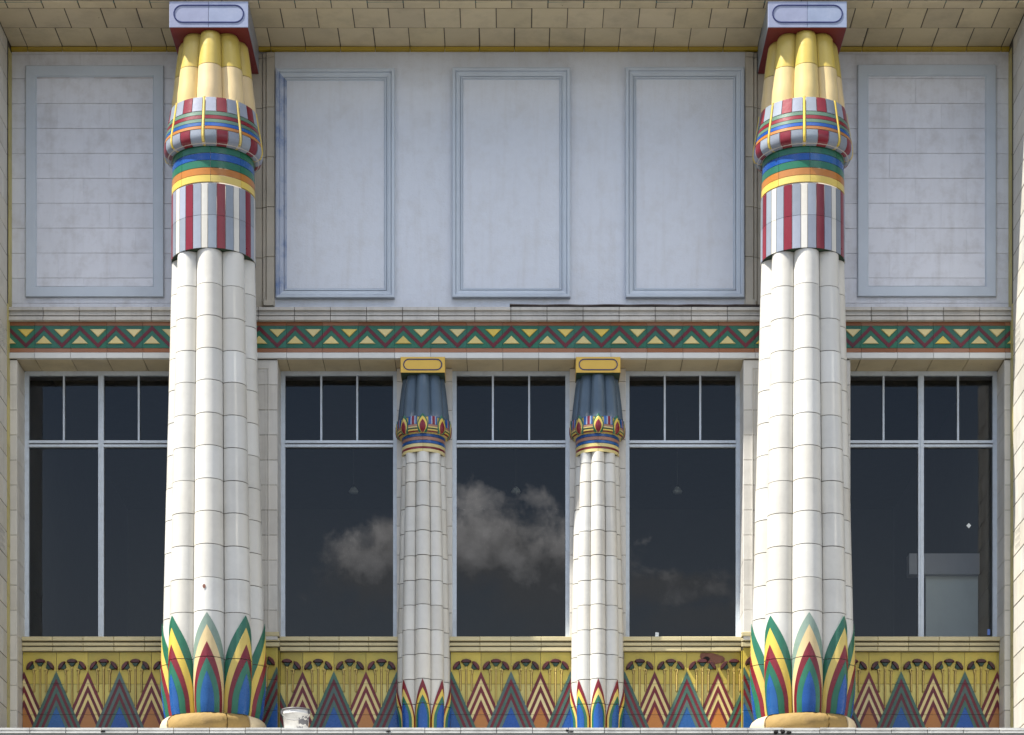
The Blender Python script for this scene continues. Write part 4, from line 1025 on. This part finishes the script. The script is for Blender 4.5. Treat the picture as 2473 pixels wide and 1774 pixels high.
# ------------------------------------------------------------------ bucket on the ledge
def bucket():
    bx_, by_ = PX(715, -.78), -.78; z0 = ZLED+.001
    t = thing('bucket', 'white plastic bucket with grimy rim standing on ledge beside the left column', 'bucket', (bx_, by_, z0))
    H_ = .265
    part('body', lathe([(0, z0), (.118, z0), (.122, z0+.01), (.140, z0+H_*.78), (.147, z0+H_*.79), (.147, z0+H_*.83), (.142, z0+H_*.84), (.144, z0+H_*.93)], bx_, by_, 0, 2*PI, 33), PLASTIC, t)
    part('rim', lathe([(.144, z0+H_*.93), (.152, z0+H_*.94), (.153, z0+H_*1.0), (.146, z0+H_*1.01), (.140, z0+H_*.98), (.10, z0+H_*.97), (0, z0+H_*.97)], bx_, by_, 0, 2*PI, 33), LID, t)
    M = Mesh()
    for (aa, bb, u0, u1) in ((.30, 1.35, .30, .62), (.55, 1.5, .55, .72), (.15, .7, .12, .30)):
        A = lin(aa, bb, 9); v = []
        for i, a in enumerate(A):
            e0 = u0+random.uniform(0, .10); e1 = u1-random.uniform(0, .10)
            for u in (e0, e1):
                r = .122+.018*u/.78+.0012; v.append((bx_+r*math.sin(a), by_-r*math.cos(a), z0+H_*u))
        M.add(v, [(2*i, 2*i+1, 2*i+3, 2*i+2) for i in range(8)], True)
    part('side_patch', M, mat('dark grey smear', (.16, .155, .16), .6, .5, 0, .3, dirtcol=(.35, .34, .33), scale=20, dark_scale=12), t)  # dark grey patches on the right side of the body
    M = Mesh(); pts = []
    for q in lin(0, 1, 15):
        a = PI*q; pts.append((bx_+.150*math.cos(a)*.98+.0, by_-.06-.10*math.sin(a), z0+H_*.88-.105*math.sin(a)))
    for p, q in zip(pts, pts[1:]):
        r_ = .0045; ring = []
        for c_ in (p, q):
            for i in range(5): ring.append((c_[0], c_[1]+r_*math.cos(2*PI*i/5), c_[2]+r_*math.sin(2*PI*i/5)))
        M.add(ring, [(i, (i+1) % 5, 5+(i+1) % 5, 5+i) for i in range(5)], True)
    part('handle', M, METAL, t)
    for sg in (-1, 1): part('lug', box(bx_+sg*.143-.012, bx_+sg*.143+.012, by_-.07, by_-.045, z0+H_*.8, z0+H_*.93), LID, t)
bucket()
# loose flashing strip on the string course
M = Mesh(); xs_ = lin(PX(1231, -.05), PX(1835, -.05), 22)
prev = None
for i, x in enumerate(xs_):
    z = PZ(737.5, -.05)+.006*math.sin(i*1.7)*.5+random.uniform(-.001, .001)+(.006 if i == 0 else 0)
    ring = [(x, -.058, z), (x, -.058, z+.011), (x, YB-.002, z+.012), (x, YB-.002, z+.004)]
    if prev: M.add(prev+ring, [(0, 4, 5, 1), (1, 5, 6, 2), (2, 6, 7, 3), (3, 7, 4, 0)])
    prev = ring
o = part('flashing_strip', M, mat('rusty dark flashing', (.07, .05, .045), .7, .5, 0, .4, dirtcol=(.3, .28, .26)), None, origin=(0, 0, PZ(737, 0))); props(o, 'thin dark lifted flashing strip lying on the middle string moulding', 'flashing')
# rubble and dark blobs on the ledge front
def lump(px, py, w, h, lab, m=BLACK):
    x, z = PX(px, -1.2), PZ(py, -1.2); M = Mesh(); n, k = 9, 5; v = []
    for j in range(k):
        ph = PI*j/(k-1)
        for i in range(n):
            a = 2*PI*i/n; s_ = random.uniform(.6, 1.2)
            v.append((x+w*math.sin(ph)*math.cos(a)*s_, -1.205+.015*math.sin(ph)*math.sin(a)*s_, z+h*math.cos(ph)*s_))
    M.add(v, [(j*n+i, j*n+(i+1) % n, (j+1)*n+(i+1) % n, (j+1)*n+i) for j in range(k-1) for i in range(n)])
    o = part('tar_lump', M, m, None, origin=(x, -1.2, z)); props(o, lab, 'debris')
lump(1873, 1768, .035, .022, 'black tar lump on the ledge edge under the right column, leftmost of three')
lump(1889, 1767, .028, .026, 'black tar lump on the ledge edge under the right column, middle of three')
lump(1905, 1769, .030, .018, 'black tar lump on the ledge edge under the right column, rightmost of three')
lump(1369, 1764, .016, .012, 'small dark lump on the ledge edge near the second small column')
lump(1380, 1767, .028, .008, 'thin dark flake on the ledge edge near the second small column')
lump(249, 1766, .03, .010, 'thin dark flake on the ledge edge in front of the left bay')
lump(938, 1766, .03, .008, 'thin dark flake on the ledge edge left of the first small column')
